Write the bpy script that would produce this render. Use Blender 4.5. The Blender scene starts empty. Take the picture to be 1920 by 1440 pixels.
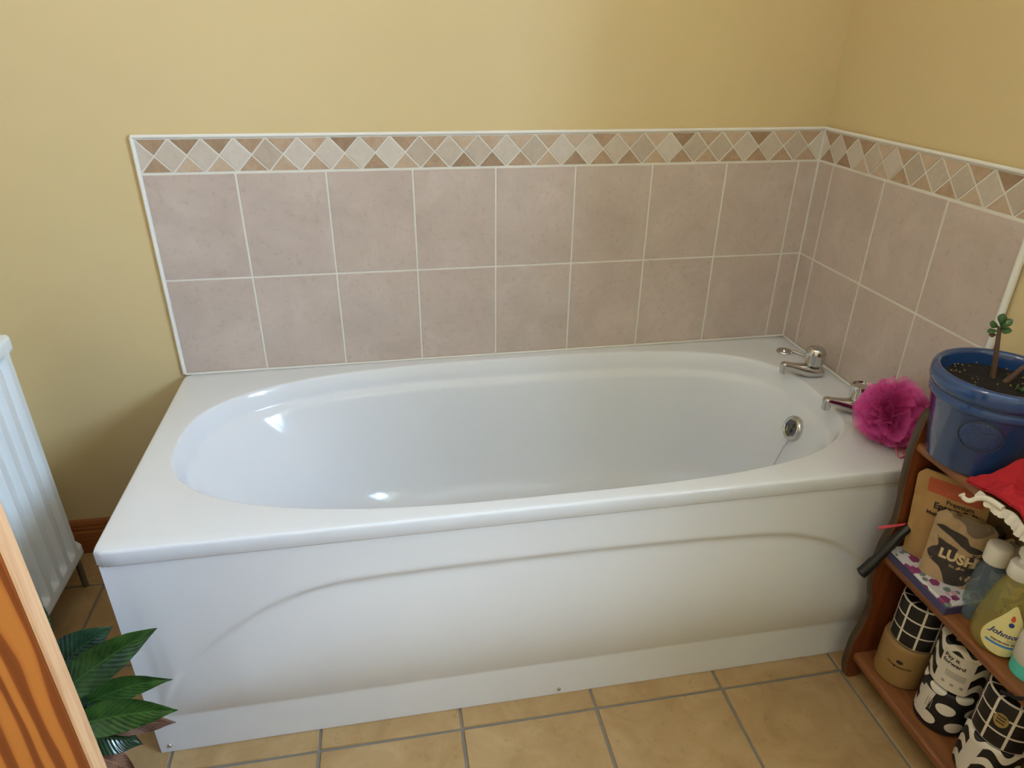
import bpy, math, random
from mathutils import Vector, Matrix, noise as mnoise
random.seed(7)
PI = math.pi
scene = bpy.context.scene
COL = scene.collection

# ------------------------------------------------------------------ camera
def set_camera():
    yaw, pitch, roll, f = 0.1863, -0.4738, 0.0127, 1299.4
    fw = Vector((math.sin(yaw)*math.cos(pitch), math.cos(yaw)*math.cos(pitch), math.sin(pitch)))
    r = Vector((math.cos(yaw), -math.sin(yaw), 0)); u = r.cross(fw)
    r2 = r*math.cos(roll) + u*math.sin(roll); u2 = -r*math.sin(roll) + u*math.cos(roll)
    cd = bpy.data.cameras.new('camera'); cam = bpy.data.objects.new('camera', cd); COL.objects.link(cam)
    m = Matrix((r2, u2, -fw)).transposed().to_4x4(); m.translation = (-1.1491, -1.7325, 1.3411)
    cam.matrix_world = m
    cd.sensor_width = 36; cd.lens = f*36/1920; cd.clip_start = 0.02
    scene.camera = cam
set_camera()

# ------------------------------------------------------------------ world, daylight, exposure
SKY = (0.55, 0.745, 1.0); SKY_STRENGTH = 76.0
LAMP_W = 4.2; LAMP_COL = (1.0, 0.82, 0.62)
WIN_Y0, WIN_Y1, WIN_Z0, WIN_Z1 = -2.30, -1.45, 1.16, 2.02     # window in the right wall
w = bpy.data.worlds.new('world'); scene.world = w; w.use_nodes = True
bg = w.node_tree.nodes['Background']; bg.inputs[0].default_value = (*SKY, 1); bg.inputs[1].default_value = SKY_STRENGTH
pl = bpy.data.lights.new('window_daylight', 'AREA'); pl.shape = 'RECTANGLE'; pl.size = WIN_Y1-WIN_Y0; pl.size_y = WIN_Z1-WIN_Z0
pl.cycles.is_portal = True
po = bpy.data.objects.new('window_daylight', pl); COL.objects.link(po)
po.location = (0.34, (WIN_Y0+WIN_Y1)/2, (WIN_Z0+WIN_Z1)/2); po.rotation_euler = (0, PI/2, 0); po.rotation_euler = Matrix(((0,0,1),(1,0,0),(0,1,0))).to_euler()
vs = scene.view_settings
scene.display_settings.display_device = 'sRGB'
vs.view_transform = 'Standard'; vs.look = 'None'; vs.gamma = 1; vs.use_curve_mapping = False
vs.exposure = -0.07

# ------------------------------------------------------------------ materials
def lin(c):
    return tuple(((v/255)/12.92 if v/255 <= .04045 else ((v/255+.055)/1.055)**2.4) for v in c)
class NT:
    def __init__(s, name):
        s.m = bpy.data.materials.new(name); s.m.use_nodes = True; s.t = s.m.node_tree; s.b = s.t.nodes['Principled BSDF']
    def n(s, typ, **kw):
        nd = s.t.nodes.new(typ)
        for k, v in kw.items(): setattr(nd, k, v)
        return nd
    def link(s, a, b): s.t.links.new(a, b)
    def put(s, sock, v):
        if isinstance(v, bpy.types.NodeSocket): s.link(v, sock)
        else: sock.default_value = v
    def mth(s, op, a, b=0.0, c=0.0):
        nd = s.n('ShaderNodeMath', operation=op); s.put(nd.inputs[0], a); s.put(nd.inputs[1], b); s.put(nd.inputs[2], c); return nd.outputs[0]
    def mix(s, f, a, b, mode='MIX'):
        nd = s.n('ShaderNodeMix', data_type='RGBA', blend_type=mode)
        s.put(nd.inputs[0], f)
        for i, v in ((6, a), (7, b)): s.put(nd.inputs[i], v if isinstance(v, bpy.types.NodeSocket) else (*v[:3], 1))
        return nd.outputs[2]
    def coord(s, kind='Object', scale=(1,1,1), rot=(0,0,0), loc=(0,0,0)):
        tc = s.n('ShaderNodeTexCoord'); mp = s.n('ShaderNodeMapping'); s.link(tc.outputs[kind], mp.inputs[0])
        mp.inputs['Scale'].default_value = scale; mp.inputs['Rotation'].default_value = rot; mp.inputs['Location'].default_value = loc
        return mp.outputs[0]
    def offset_random(s, co, amt):
        oi = s.n('ShaderNodeObjectInfo'); v = s.n('ShaderNodeVectorMath', operation='ADD'); s.link(co, v.inputs[0])
        k = s.mth('MULTIPLY', oi.outputs['Random'], amt); s.link(k, v.inputs[1]); return v.outputs[0]
    def noise(s, co, scale, detail=4, rough=.55, dist=0):
        nd = s.n('ShaderNodeTexNoise'); s.link(co, nd.inputs['Vector']); nd.inputs['Scale'].default_value = scale
        nd.inputs['Detail'].default_value = detail; nd.inputs['Roughness'].default_value = rough; nd.inputs['Distortion'].default_value = dist
        return nd.outputs[0]
    def ramp(s, f, stops):
        nd = s.n('ShaderNodeValToRGB'); s.link(f, nd.inputs[0]); e = nd.color_ramp.elements
        while len(e) < len(stops): e.new(.5)
        for i, (p, c) in enumerate(stops): e[i].position = p; e[i].color = (*c[:3], 1)
        return nd.outputs[0]
    def bump(s, h, strength=.3, dist=.002):
        nd = s.n('ShaderNodeBump'); nd.inputs['Strength'].default_value = strength; nd.inputs['Distance'].default_value = dist
        s.link(h, nd.inputs['Height']); s.link(nd.outputs[0], s.b.inputs['Normal'])
    def base(s, c): s.put(s.b.inputs['Base Color'], c if isinstance(c, bpy.types.NodeSocket) else (*c[:3], 1))
    def set(s, **kw):
        names = dict(rough='Roughness', metal='Metallic', spec='Specular IOR Level', coat='Coat Weight', coatr='Coat Roughness', trans='Transmission Weight', ior='IOR', alpha='Alpha', sheen='Sheen Weight', sss='Subsurface Weight')
        for k, v in kw.items(): s.put(s.b.inputs[names[k]], v)
        return s
def sc(c, k): return tuple(v*k for v in c)
def pbr(name, col, rough=.5, noise=None, bump=None, rand=0, **kw):
    s = NT(name); c = col
    if noise:
        co = s.offset_random(s.coord(), 10.0) if rand else s.coord()
        c = s.mix(s.noise(co, noise[0]), sc(col, 1-noise[1]), sc(col, 1+noise[1]))
    if rand:
        oi = s.n('ShaderNodeObjectInfo'); k = s.mth('MULTIPLY_ADD', oi.outputs['Random'], 2*rand, 1-rand)
        cc = s.n('ShaderNodeCombineColor'); [s.link(k, cc.inputs[i]) for i in range(3)]
        c = s.mix(1.0, c, cc.outputs[0], 'MULTIPLY')
    s.base(c); s.set(rough=rough, **kw)
    if bump: s.bump(s.noise(s.coord(), bump[0]), bump[1], bump[2])
    return s.m

MAT = {}
# paint
WALL = lin((217, 195, 147))
MAT['wall'] = pbr('yellow_paint', WALL, .55, noise=(2.5, .025), bump=(180, .12, .0006))
MAT['ceiling'] = pbr('ceiling_paint', lin((238, 234, 224)), .8)
MAT['grout'] = pbr('white_grout', lin((226, 222, 212)), .6, noise=(60, .05))
MAT['fgrout'] = pbr('grey_floor_grout', lin((128, 122, 112)), .8, noise=(40, .12), bump=(300, .4, .001))
def tile_mat():
    s = NT('beige_wall_tile'); co = s.offset_random(s.coord(), 20)
    a = s.noise(co, 9, 6, .65, .6); b = s.noise(co, 70, 4, .7)
    c = s.ramp(a, [(.25, lin((188, 171, 160))), (.55, lin((200, 183, 172))), (.8, lin((211, 195, 185)))])
    c = s.mix(s.ramp(b, [(.3, (.3,)*3), (.45, (0,)*3)]), c, lin((150, 132, 118)))
    s.base(c); s.set(rough=.32); s.bump(s.noise(co, 25, 5), .10, .0008); return s.m
MAT['tile'] = tile_mat()
def stone(name, c1, c2, c3):
    s = NT(name); co = s.offset_random(s.coord(), 30); oi = s.n('ShaderNodeObjectInfo')
    a = s.noise(co, 45, 6, .65, .8)
    f = s.mth('MULTIPLY_ADD', a, .55, s.mth('MULTIPLY', oi.outputs['Random'], .5))
    c = s.ramp(f, [(.25, c1), (.5, c2), (.8, c3)])
    s.base(c); s.set(rough=.45); s.bump(s.noise(co, 120, 4), .25, .001); return s.m
MAT['diamond'] = stone('pale_travertine', lin((184, 168, 150)), lin((200, 186, 170)), lin((212, 203, 192)))
MAT['triangle'] = stone('brown_travertine', lin((152, 124, 98)), lin((180, 152, 124)), lin((202, 180, 156)))
def floor_mat():
    s = NT('sandy_floor_tile'); co = s.offset_random(s.coord(), 20)
    a = s.noise(co, 7, 6, .65, .8); b = s.noise(co, 55, 5, .7)
    c = s.ramp(a, [(.25, lin((158, 124, 80))), (.5, lin((176, 144, 98))), (.78, lin((192, 162, 118)))])
    c = s.mix(s.ramp(b, [(.28, (.35,)*3), (.42, (0,)*3)]), c, lin((126, 92, 56)))
    s.base(c); s.set(rough=.5); s.bump(s.mth('ADD', s.noise(co, 30, 6, .7), s.mth('MULTIPLY', s.noise(co, 150), .3)), .25, .0015); return s.m
MAT['ftile'] = floor_mat()
MAT['acrylic'] = pbr('white_acrylic', lin((226, 228, 232)), .09, spec=.35)
MAT['panel'] = pbr('white_bath_panel', lin((226, 227, 230)), .26, noise=(6, .012))
MAT['white'] = pbr('white_trim_plastic', lin((236, 233, 226)), .35)
MAT['seal'] = pbr('white_sealant', lin((232, 228, 220)), .4)
MAT['chrome'] = pbr('chrome', (.60, .59, .57), .10, metal=1.0, noise=(30, .05))
MAT['chrome_dark'] = pbr('shaded_recess_chrome', (.16, .155, .14), .25, metal=1.0, noise=(80, .2))  # darkened metal: shade inside the overflow recess put into the colour
MAT['dark'] = pbr('dark_void', (.012, .011, .01), .6)
MAT['radiator'] = pbr('radiator_enamel', lin((232, 234, 232)), .3)
MAT['copper'] = pbr('dull_pipe', lin((120, 116, 106)), .4, metal=.6)
def wood(name, c1, c2, c3, axis, fine=70, coarse=9, rough=.4, stretch=.06, rings=None):
    s = NT(name); sc_ = [1, 1, 1]; sc_['xyz'.index(axis)] = stretch
    co = s.offset_random(s.coord(scale=tuple(sc_)), 5)
    a = s.noise(co, coarse, 4, .6, 1.2); b = s.noise(co, fine, 4, .65)
    f = s.mth('MULTIPLY_ADD', b, .45, s.mth('MULTIPLY', a, .6))
    if rings:
        wv = s.n('ShaderNodeTexWave', wave_type='BANDS', bands_direction='DIAGONAL'); s.link(co, wv.inputs[0])
        wv.inputs['Scale'].default_value = rings; wv.inputs['Distortion'].default_value = 6; wv.inputs['Detail'].default_value = 2.5; wv.inputs['Detail Scale'].default_value = .6
        f = s.mth('MULTIPLY_ADD', wv.outputs[1], .55, s.mth('MULTIPLY', f, .45))
    c = s.ramp(f, [(.38, c1), (.52, c2), (.66, c3)])
    s.base(c); s.set(rough=rough); s.bump(f, .15, .0008); return s.m
PINE_D = (lin((74, 34, 16)), lin((112, 56, 26)), lin((140, 76, 36)))
MAT['pine_z'] = wood('stained_pine_upright', *PINE_D, 'z')
MAT['pine_y'] = wood('stained_pine_shelf', lin((84, 46, 22)), lin((120, 70, 36)), lin((146, 92, 50)), 'y')
MAT['pine_edge'] = wood('worn_pine_edge', lin((44, 34, 22)), lin((66, 52, 34)), lin((90, 72, 48)), 'z')
MAT['skirting'] = wood('varnished_skirting', lin((120, 66, 32)), lin((150, 88, 44)), lin((170, 106, 58)), 'x', rough=.3)
def door_mat():
    s = NT('varnished_door_pine'); co = s.coord(scale=(1, 1, .16), rot=(0, .12, 0))
    wv = s.n('ShaderNodeTexWave', wave_type='BANDS', bands_direction='X', wave_profile='SIN'); s.link(co, wv.inputs[0])
    wv.inputs['Scale'].default_value = 17; wv.inputs['Distortion'].default_value = 5.5; wv.inputs['Detail'].default_value = 1.5; wv.inputs['Detail Scale'].default_value = 1.6
    fine = s.noise(s.coord(scale=(1, 1, .05)), 120, 4, .6)
    f = s.mth('MULTIPLY_ADD', wv.outputs[1], .8, s.mth('MULTIPLY', fine, .22))
    c = s.ramp(f, [(.25, lin((176, 104, 42))), (.52, lin((166, 94, 36))), (.66, lin((128, 62, 22))), (.98, lin((112, 52, 18)))])
    s.base(c); s.set(rough=.3); return s.m
MAT['door'] = door_mat()
MAT['door_edge'] = wood('bare_planed_pine', lin((174, 122, 78)), lin((196, 146, 100)), lin((210, 164, 118)), 'z', fine=160, coarse=30, rough=.6)
def leaf_mat(name, c1, c2, rough=.25):
    s = NT(name); tc = s.n('ShaderNodeTexCoord'); sp = s.n('ShaderNodeSeparateXYZ'); s.link(tc.outputs['UV'], sp.inputs[0])
    u, v = sp.outputs[0], sp.outputs[1]
    au = s.mth('ABSOLUTE', u)
    st = s.mth('SINE', s.mth('MULTIPLY', s.mth('SUBTRACT', v, s.mth('MULTIPLY', au, .22)), 95))
    nz = s.noise(s.coord(), 35, 3)
    f = s.mth('MULTIPLY_ADD', st, .035, nz)
    c = s.ramp(f, [(.3, c1), (.7, c2)])
    mid = s.mth('LESS_THAN', au, .05)
    c = s.mix(s.mth('MULTIPLY', mid, .5), c, sc(c2, 1.6))
    s.base(c); s.set(rough=rough); s.bump(st, .22, .002); return s.m
MAT['leaf'] = leaf_mat('peace_lily_leaf', lin((30, 56, 24)), lin((56, 90, 36)))
MAT['leaf_dark'] = leaf_mat('peace_lily_dark_leaf', lin((24, 46, 32)), lin((44, 74, 50)), .18)
MAT['leaf_yellow'] = leaf_mat('peace_lily_yellow_leaf', lin((84, 92, 34)), lin((128, 124, 48)))
MAT['leaf_brown'] = leaf_mat('peace_lily_dead_leaf', lin((96, 66, 48)), lin((140, 100, 74)), .7)
MAT['stem'] = pbr('green_stem', lin((70, 96, 44)), .4, noise=(40, .2))
MAT['lilypot'] = pbr('dark_green_pot', lin((44, 56, 50)), .35, noise=(10, .1))
MAT['soil'] = pbr('potting_soil', lin((15, 11, 8)), .9, noise=(120, .5), bump=(140, .8, .004))
MAT['fleck'] = pbr('perlite', lin((180, 150, 90)), .7, noise=(50, .2))
MAT['blue'] = pbr('blue_glaze', lin((36, 68, 122)), .14, noise=(14, .14), bump=(30, .06, .002), coat=.5)
MAT['blue_dark'] = pbr('blue_glaze_dark', lin((46, 48, 62)), .3, noise=(60, .3))  # darker grey-blue for the rim groove and the emblem outline
MAT['emblem'] = pbr('blue_glaze_relief', lin((34, 60, 108)), .18, noise=(120, .3), bump=(170, .9, .003), coat=.4)
MAT['jade'] = pbr('jade_leaf', lin((62, 96, 52)), .3, noise=(30, .2))
MAT['jade_red'] = pbr('jade_leaf_red', lin((92, 50, 40)), .35, noise=(30, .2))
MAT['jade_light'] = pbr('jade_leaf_light', lin((96, 112, 48)), .35, noise=(30, .2))
MAT['bark'] = pbr('jade_bark', lin((88, 64, 48)), .8, noise=(90, .4), bump=(150, .6, .002))
MAT['red'] = pbr('red_jersey', lin((176, 24, 36)), .85, noise=(40, .1), bump=(900, .3, .0006))
MAT['lace'] = pbr('white_lace', lin((226, 216, 200)), .8, noise=(200, .12), bump=(400, .8, .001))
MAT['kraft'] = pbr('kraft_paper', lin((172, 134, 84)), .7, noise=(14, .12), bump=(26, .35, .004))
MAT['kraft_wrap'] = pbr('kraft_wrap', lin((150, 116, 68)), .65, noise=(16, .08), bump=(60, .1, .002))
MAT['redprint'] = pbr('red_print', lin((176, 84, 56)), .7, noise=(300, .25))
MAT['ink'] = pbr('black_ink', lin((38, 30, 26)), .6)
MAT['tan_ink'] = pbr('tan_ink', lin((206, 180, 138)), .7)
MAT['grey_ink'] = pbr('grey_ink', lin((150, 142, 132)), .7)
MAT['blue_ink'] = pbr('blue_ink', lin((40, 60, 120)), .5)
MAT['purple_ink'] = pbr('purple_ink', lin((96, 66, 112)), .5)
MAT['sky_ink'] = pbr('sky_ink', lin((64, 130, 196)), .5)
MAT['red_ink'] = pbr('red_ink', lin((206, 86, 60)), .5)
MAT['label'] = pbr('cream_label', lin((226, 214, 150)), .4)
MAT['white_paper'] = pbr('white_paper', lin((214, 204, 190)), .7, noise=(20, .03))
MAT['gold'] = pbr('gold_sticker', lin((158, 132, 74)), .4, noise=(60, .15))
MAT['navy'] = pbr('navy_card', lin((66, 62, 104)), .5, noise=(20, .06))
MAT['black'] = pbr('black_plastic', lin((15, 14, 15)), .4)
MAT['blackcloth'] = pbr('black_fabric', lin((16, 14, 17)), .8, noise=(60, .3), bump=(120, .5, .002))
MAT['pinkstick'] = pbr('pink_plastic', lin((216, 76, 92)), .3)
MAT['cap'] = pbr('white_cap_plastic', lin((226, 222, 212)), .35)
MAT['frost'] = pbr('frosted_white_plastic', lin((206, 200, 190)), .45, noise=(30, .06))
MAT['teal'] = pbr('turquoise_plastic', lin((84, 196, 180)), .35, noise=(60, .1))
def clear(name, col, rough=.05, mixf=.55, tint=.35):
    s = NT(name); s.base(col); s.set(rough=rough, coat=.3)
    tr = s.n('ShaderNodeBsdfTransparent'); tr.inputs[0].default_value = (*[min(1, tint+(1-tint)*v/max(col)) for v in col], 1)
    mx = s.n('ShaderNodeMixShader'); mx.inputs[0].default_value = mixf
    s.link(tr.outputs[0], mx.inputs[1]); s.link(s.b.outputs[0], mx.inputs[2])
    s.link(mx.outputs[0], s.t.nodes['Material Output'].inputs[0]); return s.m
MAT['clearblue'] = clear('clear_bottle_plastic', lin((186, 204, 222)), .06, .15)
MAT['clearliquid'] = clear('clear_liquid', lin((150, 156, 150)), .05, .28)
MAT['yellowclear'] = clear('yellow_bottle_plastic', lin((200, 190, 120)), .06, .30)
MAT['yellowliquid'] = clear('yellow_liquid', lin((156, 132, 52)), .05, .42)
MAT['pink'] = clear('pink_mesh', lin((240, 104, 186)), .7, .40, .82)
MAT['pane'] = clear('window_pane', (.9, .95, 1.0), .02, .06)
def pattern(name, kind, black=lin((20, 19, 22)), white=lin((224, 214, 198))):
    s = NT(name); tc = s.n('ShaderNodeTexCoord'); sp = s.n('ShaderNodeSeparateXYZ'); s.link(tc.outputs['UV'], sp.inputs[0])
    u, v = sp.outputs[0], sp.outputs[1]
    fr = lambda x: s.mth('FRACT', x)
    if kind == 'grid':
        a = s.mth('LESS_THAN', fr(s.mth('MULTIPLY', u, 9)), .13); b = s.mth('LESS_THAN', fr(s.mth('ADD', s.mth('MULTIPLY', v, 3.1), .2)), .11)
        f = s.mth('MAXIMUM', a, b)
    elif kind == 'dots':
        vv = s.mth('MULTIPLY', v, 2.7); row = s.mth('FLOOR', vv)
        uu = s.mth('ADD', s.mth('MULTIPLY', u, 6), s.mth('MULTIPLY', s.mth('MODULO', row, 2.0), .5))
        dx = s.mth('SUBTRACT', fr(uu), .5); dy = s.mth('SUBTRACT', fr(vv), .5)
        d = s.mth('ADD', s.mth('MULTIPLY', dx, dx), s.mth('MULTIPLY', dy, dy)); f = s.mth('LESS_THAN', d, .115)
    elif kind == 'waves':
        sv = s.mth('MULTIPLY', s.mth('SINE', s.mth('MULTIPLY', u, 2*PI*6)), .26)
        f = s.mth('LESS_THAN', fr(s.mth('ADD', s.mth('MULTIPLY', v, 2.6), sv)), .46)
    c = s.mix(f, black, white); s.base(c); s.set(rough=.45)
    s.bump(s.noise(s.coord(), 50), .12, .002); return s.m
for k in ('grid', 'dots', 'waves'): MAT[k] = pattern('wrapper_'+k, k)
def camo():
    s = NT('camouflage_paper'); co = s.coord('UV'); a = s.noise(co, 2.6, 1, .4, 1.4); b = s.noise(s.coord('UV', loc=(3, 7, 0)), 3.2, 1, .4, 1.0)
    tan, grey, blk = lin((176, 148, 112)), lin((112, 96, 78)), lin((52, 44, 42))
    c = s.mix(s.mth('GREATER_THAN', b, .60), tan, grey); c = s.mix(s.mth('GREATER_THAN', a, .54), c, blk)
    s.base(c); s.set(rough=.6); s.bump(s.noise(s.coord(), 30, 4), .4, .004); return s.m
MAT['camo'] = camo()
MAT['camo_dark'] = pbr('dark_brown_print', lin((54, 46, 44)), .6, noise=(20, .1), bump=(30, .3, .003))
MAT['camo_tan'] = pbr('tan_print_paper', lin((172, 144, 108)), .65, noise=(14, .1), bump=(30, .4, .004))
MAT['camo_grey'] = pbr('olive_print', lin((116, 98, 78)), .65, noise=(18, .1), bump=(30, .3, .003))
def floral():
    s = NT('floral_paper'); co = s.coord()
    def blob(scale, thr, loc):
        vo = s.n('ShaderNodeTexVoronoi'); s.link(s.coord(loc=loc), vo.inputs['Vector']); vo.inputs['Scale'].default_value = scale
        d = s.mth('ADD', vo.outputs['Distance'], s.mth('MULTIPLY', s.noise(co, 160, 2), .25)); return s.mth('LESS_THAN', d, thr)
    c = s.mix(blob(52, .47, (.2, .1, 0)), lin((212, 208, 208)), lin((112, 128, 120)))
    c = s.mix(blob(44, .42, (.7, .4, .2)), c, lin((208, 160, 176)))
    c = s.mix(blob(34, .47, (.33, .9, .1)), c, lin((134, 54, 106)))
    s.base(c); s.set(rough=.45); return s.m
MAT['floral'] = floral()

# ------------------------------------------------------------------ mesh helpers
class MB:
    def __init__(s): s.v = []; s.f = []; s.uv = None
    def add(s, v, f):
        o = len(s.v); s.v += [tuple(p) for p in v]; s.f += [tuple(i+o for i in q) for q in f]; return s
    def box(s, x0, x1, y0, y1, z0, z1, ch=0.0):
        if ch <= 0:
            return s.add([(x0,y0,z0),(x1,y0,z0),(x1,y1,z0),(x0,y1,z0),(x0,y0,z1),(x1,y0,z1),(x1,y1,z1),(x0,y1,z1)],
                         [(0,3,2,1),(4,5,6,7),(0,1,5,4),(1,2,6,5),(2,3,7,6),(3,0,4,7)])
        rings = []
        for z, i in ((z0, ch), (z0+ch, 0), (z1-ch, 0), (z1, ch)):
            a, b, c, d = x0+i, x1-i, y0+i, y1-i; k = ch
            if i: rings.append([(a+0,c,z),(b,c,z),(b,c,z),(b,d,z),(b,d,z),(a,d,z),(a,d,z),(a,c,z)])
            else: rings.append([(a+k,c,z),(b-k,c,z),(b,c+k,z),(b,d-k,z),(b-k,d,z),(a+k,d,z),(a,d-k,z),(a,c+k,z)])
        return s.loft(rings, True, True)
    def loft(s, rings, cap0=False, cap1=False, closed=True):
        n = len(rings[0]); v = [p for r in rings for p in r]; f = []
        for i in range(len(rings)-1):
            for j in range(n if closed else n-1):
                k = (j+1) % n; f.append((i*n+j, i*n+k, (i+1)*n+k, (i+1)*n+j))
        if cap0: f.append(tuple(reversed(range(n))))
        if cap1: f.append(tuple((len(rings)-1)*n+j for j in range(n)))
        return s.add(v, f)
    def lathe(s, prof, n=32, c=(0,0,0), sx=1, sy=1, cap0=True, cap1=True):
        return s.loft([[(c[0]+r*sx*math.cos(2*PI*j/n), c[1]+r*sy*math.sin(2*PI*j/n), c[2]+z) for j in range(n)] for r, z in prof], cap0, cap1)
    def tube(s, pts, rad, n=10, caps=True):
        pts = [Vector(p) for p in pts]; rings = []; prev = None
        for i, p in enumerate(pts):
            t = (pts[min(i+1, len(pts)-1)]-pts[max(i-1, 0)]).normalized()
            a = prev if prev else (Vector((0,0,1)) if abs(t.z) < .9 else Vector((1,0,0)))
            a = (a - t*a.dot(t)).normalized(); prev = a; b = t.cross(a); r = rad[i] if isinstance(rad, (list, tuple)) else rad
            rings.append([p+(a*math.cos(2*PI*j/n)+b*math.sin(2*PI*j/n))*r for j in range(n)])
        return s.loft(rings, caps, caps)
    def prism(s, poly, fn, d0, d1, ch=0.0):
        """poly: 2-D ccw points, fn(a,b,d) -> 3-D; d0 back, d1 front; ch chamfers the front"""
        rings = [[fn(a, b, d0) for a, b in poly]]
        if ch:
            rings.append([fn(a, b, d1-ch) for a, b in poly]); rings.append([fn(a, b, d1) for a, b in inset(poly, ch)])
        else: rings.append([fn(a, b, d1) for a, b in poly])
        return s.loft(rings, True, True)
    def ball(s, c, r, n=16, m=10, sx=1, sy=1, sz=1):
        prof = [(r*math.sin(PI*i/m), -r*math.cos(PI*i/m)*sz) for i in range(1, m)]
        return s.lathe(prof, n, c, sx, sy)
    def grid(s, nu, nv, fn, uvfn=None, wrap=False):
        o = len(s.v); 
        if s.uv is None: s.uv = [(0, 0)]*o
        for i in range(nv+1):
            for j in range(nu+1):
                s.v.append(tuple(fn(j/nu, i/nv))); s.uv.append(uvfn(j/nu, i/nv) if uvfn else (j/nu, i/nv))
        for i in range(nv):
            for j in range(nu):
                a = o+i*(nu+1)+j; s.f.append((a, a+1, a+nu+2, a+nu+1))
        return s
    def mesh(s, name, smooth=True, angle=None):
        me = bpy.data.meshes.new(name); me.from_pydata(s.v, [], s.f); 
        if s.uv is not None:
            while len(s.uv) < len(s.v): s.uv.append((0, 0))
            l = me.uv_layers.new(name='UVMap')
            for lp in me.loops: l.data[lp.index].uv = s.uv[lp.vertex_index]
        me.validate()
        me.polygons.foreach_set('use_smooth', [smooth]*len(me.polygons))
        if smooth: me.set_sharp_from_angle(angle=math.radians(angle or 40))
        me.update(); return me
    def build(s, name, mat, parent=None, loc=None, smooth=True, angle=None, shift=True):
        """vertices are world coordinates; loc (or the parent's location) becomes the origin"""
        po = Vector((0,0,0))
        p = parent
        while p is not None: po += p.location; p = p.parent
        org = Vector(loc) if loc is not None else (po.copy() if parent else Vector((0,0,0)))
        if shift: s.v = [(x-org.x, y-org.y, z-org.z) for x, y, z in s.v]
        me = s.mesh(name, smooth, angle); me.materials.append(MAT[mat])
        o = bpy.data.objects.new(name, me); COL.objects.link(o)
        if parent: o.parent = parent
        o.location = org-po
        return o
def inset(poly, d):
    """inset of a convex ccw polygon by clipping with every edge moved inwards"""
    out = list(poly); n = len(poly)
    for i in range(n):
        (x0, y0), (x1, y1) = poly[i], poly[(i+1) % n]; L = math.hypot(x1-x0, y1-y0)
        if L < 1e-9: continue
        nx, ny = -(y1-y0)/L, (x1-x0)/L
        out = clip(out, nx, ny, nx*x0+ny*y0+d)
        if len(out) < 3: return []
    return out
def clip(poly, nx, ny, c):
    res = []
    for i in range(len(poly)):
        a, b = poly[i], poly[(i+1) % len(poly)]; da, db = nx*a[0]+ny*a[1]-c, nx*b[0]+ny*b[1]-c
        if da >= 0: res.append(a)
        if da*db < 0: t = da/(da-db); res.append((a[0]+(b[0]-a[0])*t, a[1]+(b[1]-a[1])*t))
    return res
def thing(name, label, cat, loc=(0,0,0), group=None):
    o = bpy.data.objects.new(name, None); COL.objects.link(o); o.location = loc; o.empty_display_size = .02
    return tag(o, label, cat, group)
def tag(o, label, cat, group=None):
    o['label'] = label; o['category'] = cat
    if group: o['group'] = group
    return o
def struct(o, label=None, cat=None):
    o['kind'] = 'structure'
    if label: o['label'] = label
    if cat: o['category'] = cat
    return o
def text_mb(string, size, fn, align='CENTER', shear=0.0, bold=0.0):
    """flat lettering: fn(x, y) maps the text plane to 3-D"""
    cu = bpy.data.curves.new('t', 'FONT'); cu.body = string; cu.size = size; cu.align_x = align; cu.align_y = 'CENTER'; cu.shear = shear; cu.offset = bold; cu.resolution_u = 3
    ob = bpy.data.objects.new('t', cu); COL.objects.link(ob)
    dg = bpy.context.evaluated_depsgraph_get(); me = ob.evaluated_get(dg).to_mesh()
    mb = MB(); mb.add([fn(v.co.x, v.co.y) for v in me.vertices], [tuple(p.vertices) for p in me.polygons])
    ob.evaluated_get(dg).to_mesh_clear(); bpy.data.objects.remove(ob); bpy.data.curves.remove(cu)
    return mb
def lerp(a, b, t): return a+(b-a)*t
def interp(x, xs, ys):
    if x <= xs[0]: return ys[0]
    for i in range(len(xs)-1):
        if x <= xs[i+1]: return lerp(ys[i], ys[i+1], (x-xs[i])/(xs[i+1]-xs[i]))
    return ys[-1]
def spline(pts, n):
    """Catmull-Rom through tuples"""
    P = [Vector(p) for p in pts]; P = [P[0]*2-P[1]]+P+[P[-1]*2-P[-2]]; out = []
    m = len(P)-3
    for k in range(n+1):
        s = min(k/n*m, m-1e-6); i = int(s); t = s-i; a, b, c, d = P[i:i+4]
        out.append(.5*((2*b)+(c-a)*t+(2*a-5*b+4*c-d)*t*t+(-a+3*b-3*c+d)*t**3))
    return out

# ------------------------------------------------------------------ room shell (tile faces lie on y=0 and x=0)
XL, YF, ZC = -2.08, -2.85, 2.40
PW = .009                       # paint lies 9 mm behind the tile faces
R = .5354                       # bath rim height
wall_back = struct(MB().box(XL-.1, .36, PW, .14, -.05, ZC).build('wall_back', 'wall', smooth=False))
m = MB()
m.box(PW, .36, YF, WIN_Y0, -.05, ZC); m.box(PW, .36, WIN_Y1, PW, -.05, ZC)
m.box(PW, .36, WIN_Y0, WIN_Y1, -.05, WIN_Z0); m.box(PW, .36, WIN_Y0, WIN_Y1, WIN_Z1, ZC)
wall_right = struct(m.build('wall_right', 'wall', smooth=False))
DY0, DY1, DZ = -2.02, -1.385, 1.98     # doorway in the left wall
m = MB(); m.box(XL-.1, XL, DY1, PW, -.05, ZC); m.box(XL-.1, XL, YF, DY0, -.05, ZC); m.box(XL-.1, XL, DY0, DY1, DZ, ZC)
wall_left = struct(m.build('wall_left', 'wall', smooth=False))
wall_front = struct(MB().box(XL-.1, .36, YF-.1, YF, -.05, ZC).build('wall_front', 'wall', smooth=False))
ceiling = struct(MB().box(XL-.1, .36, YF-.1, .14, ZC, ZC+.08).build('ceiling', 'ceiling', smooth=False))
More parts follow.
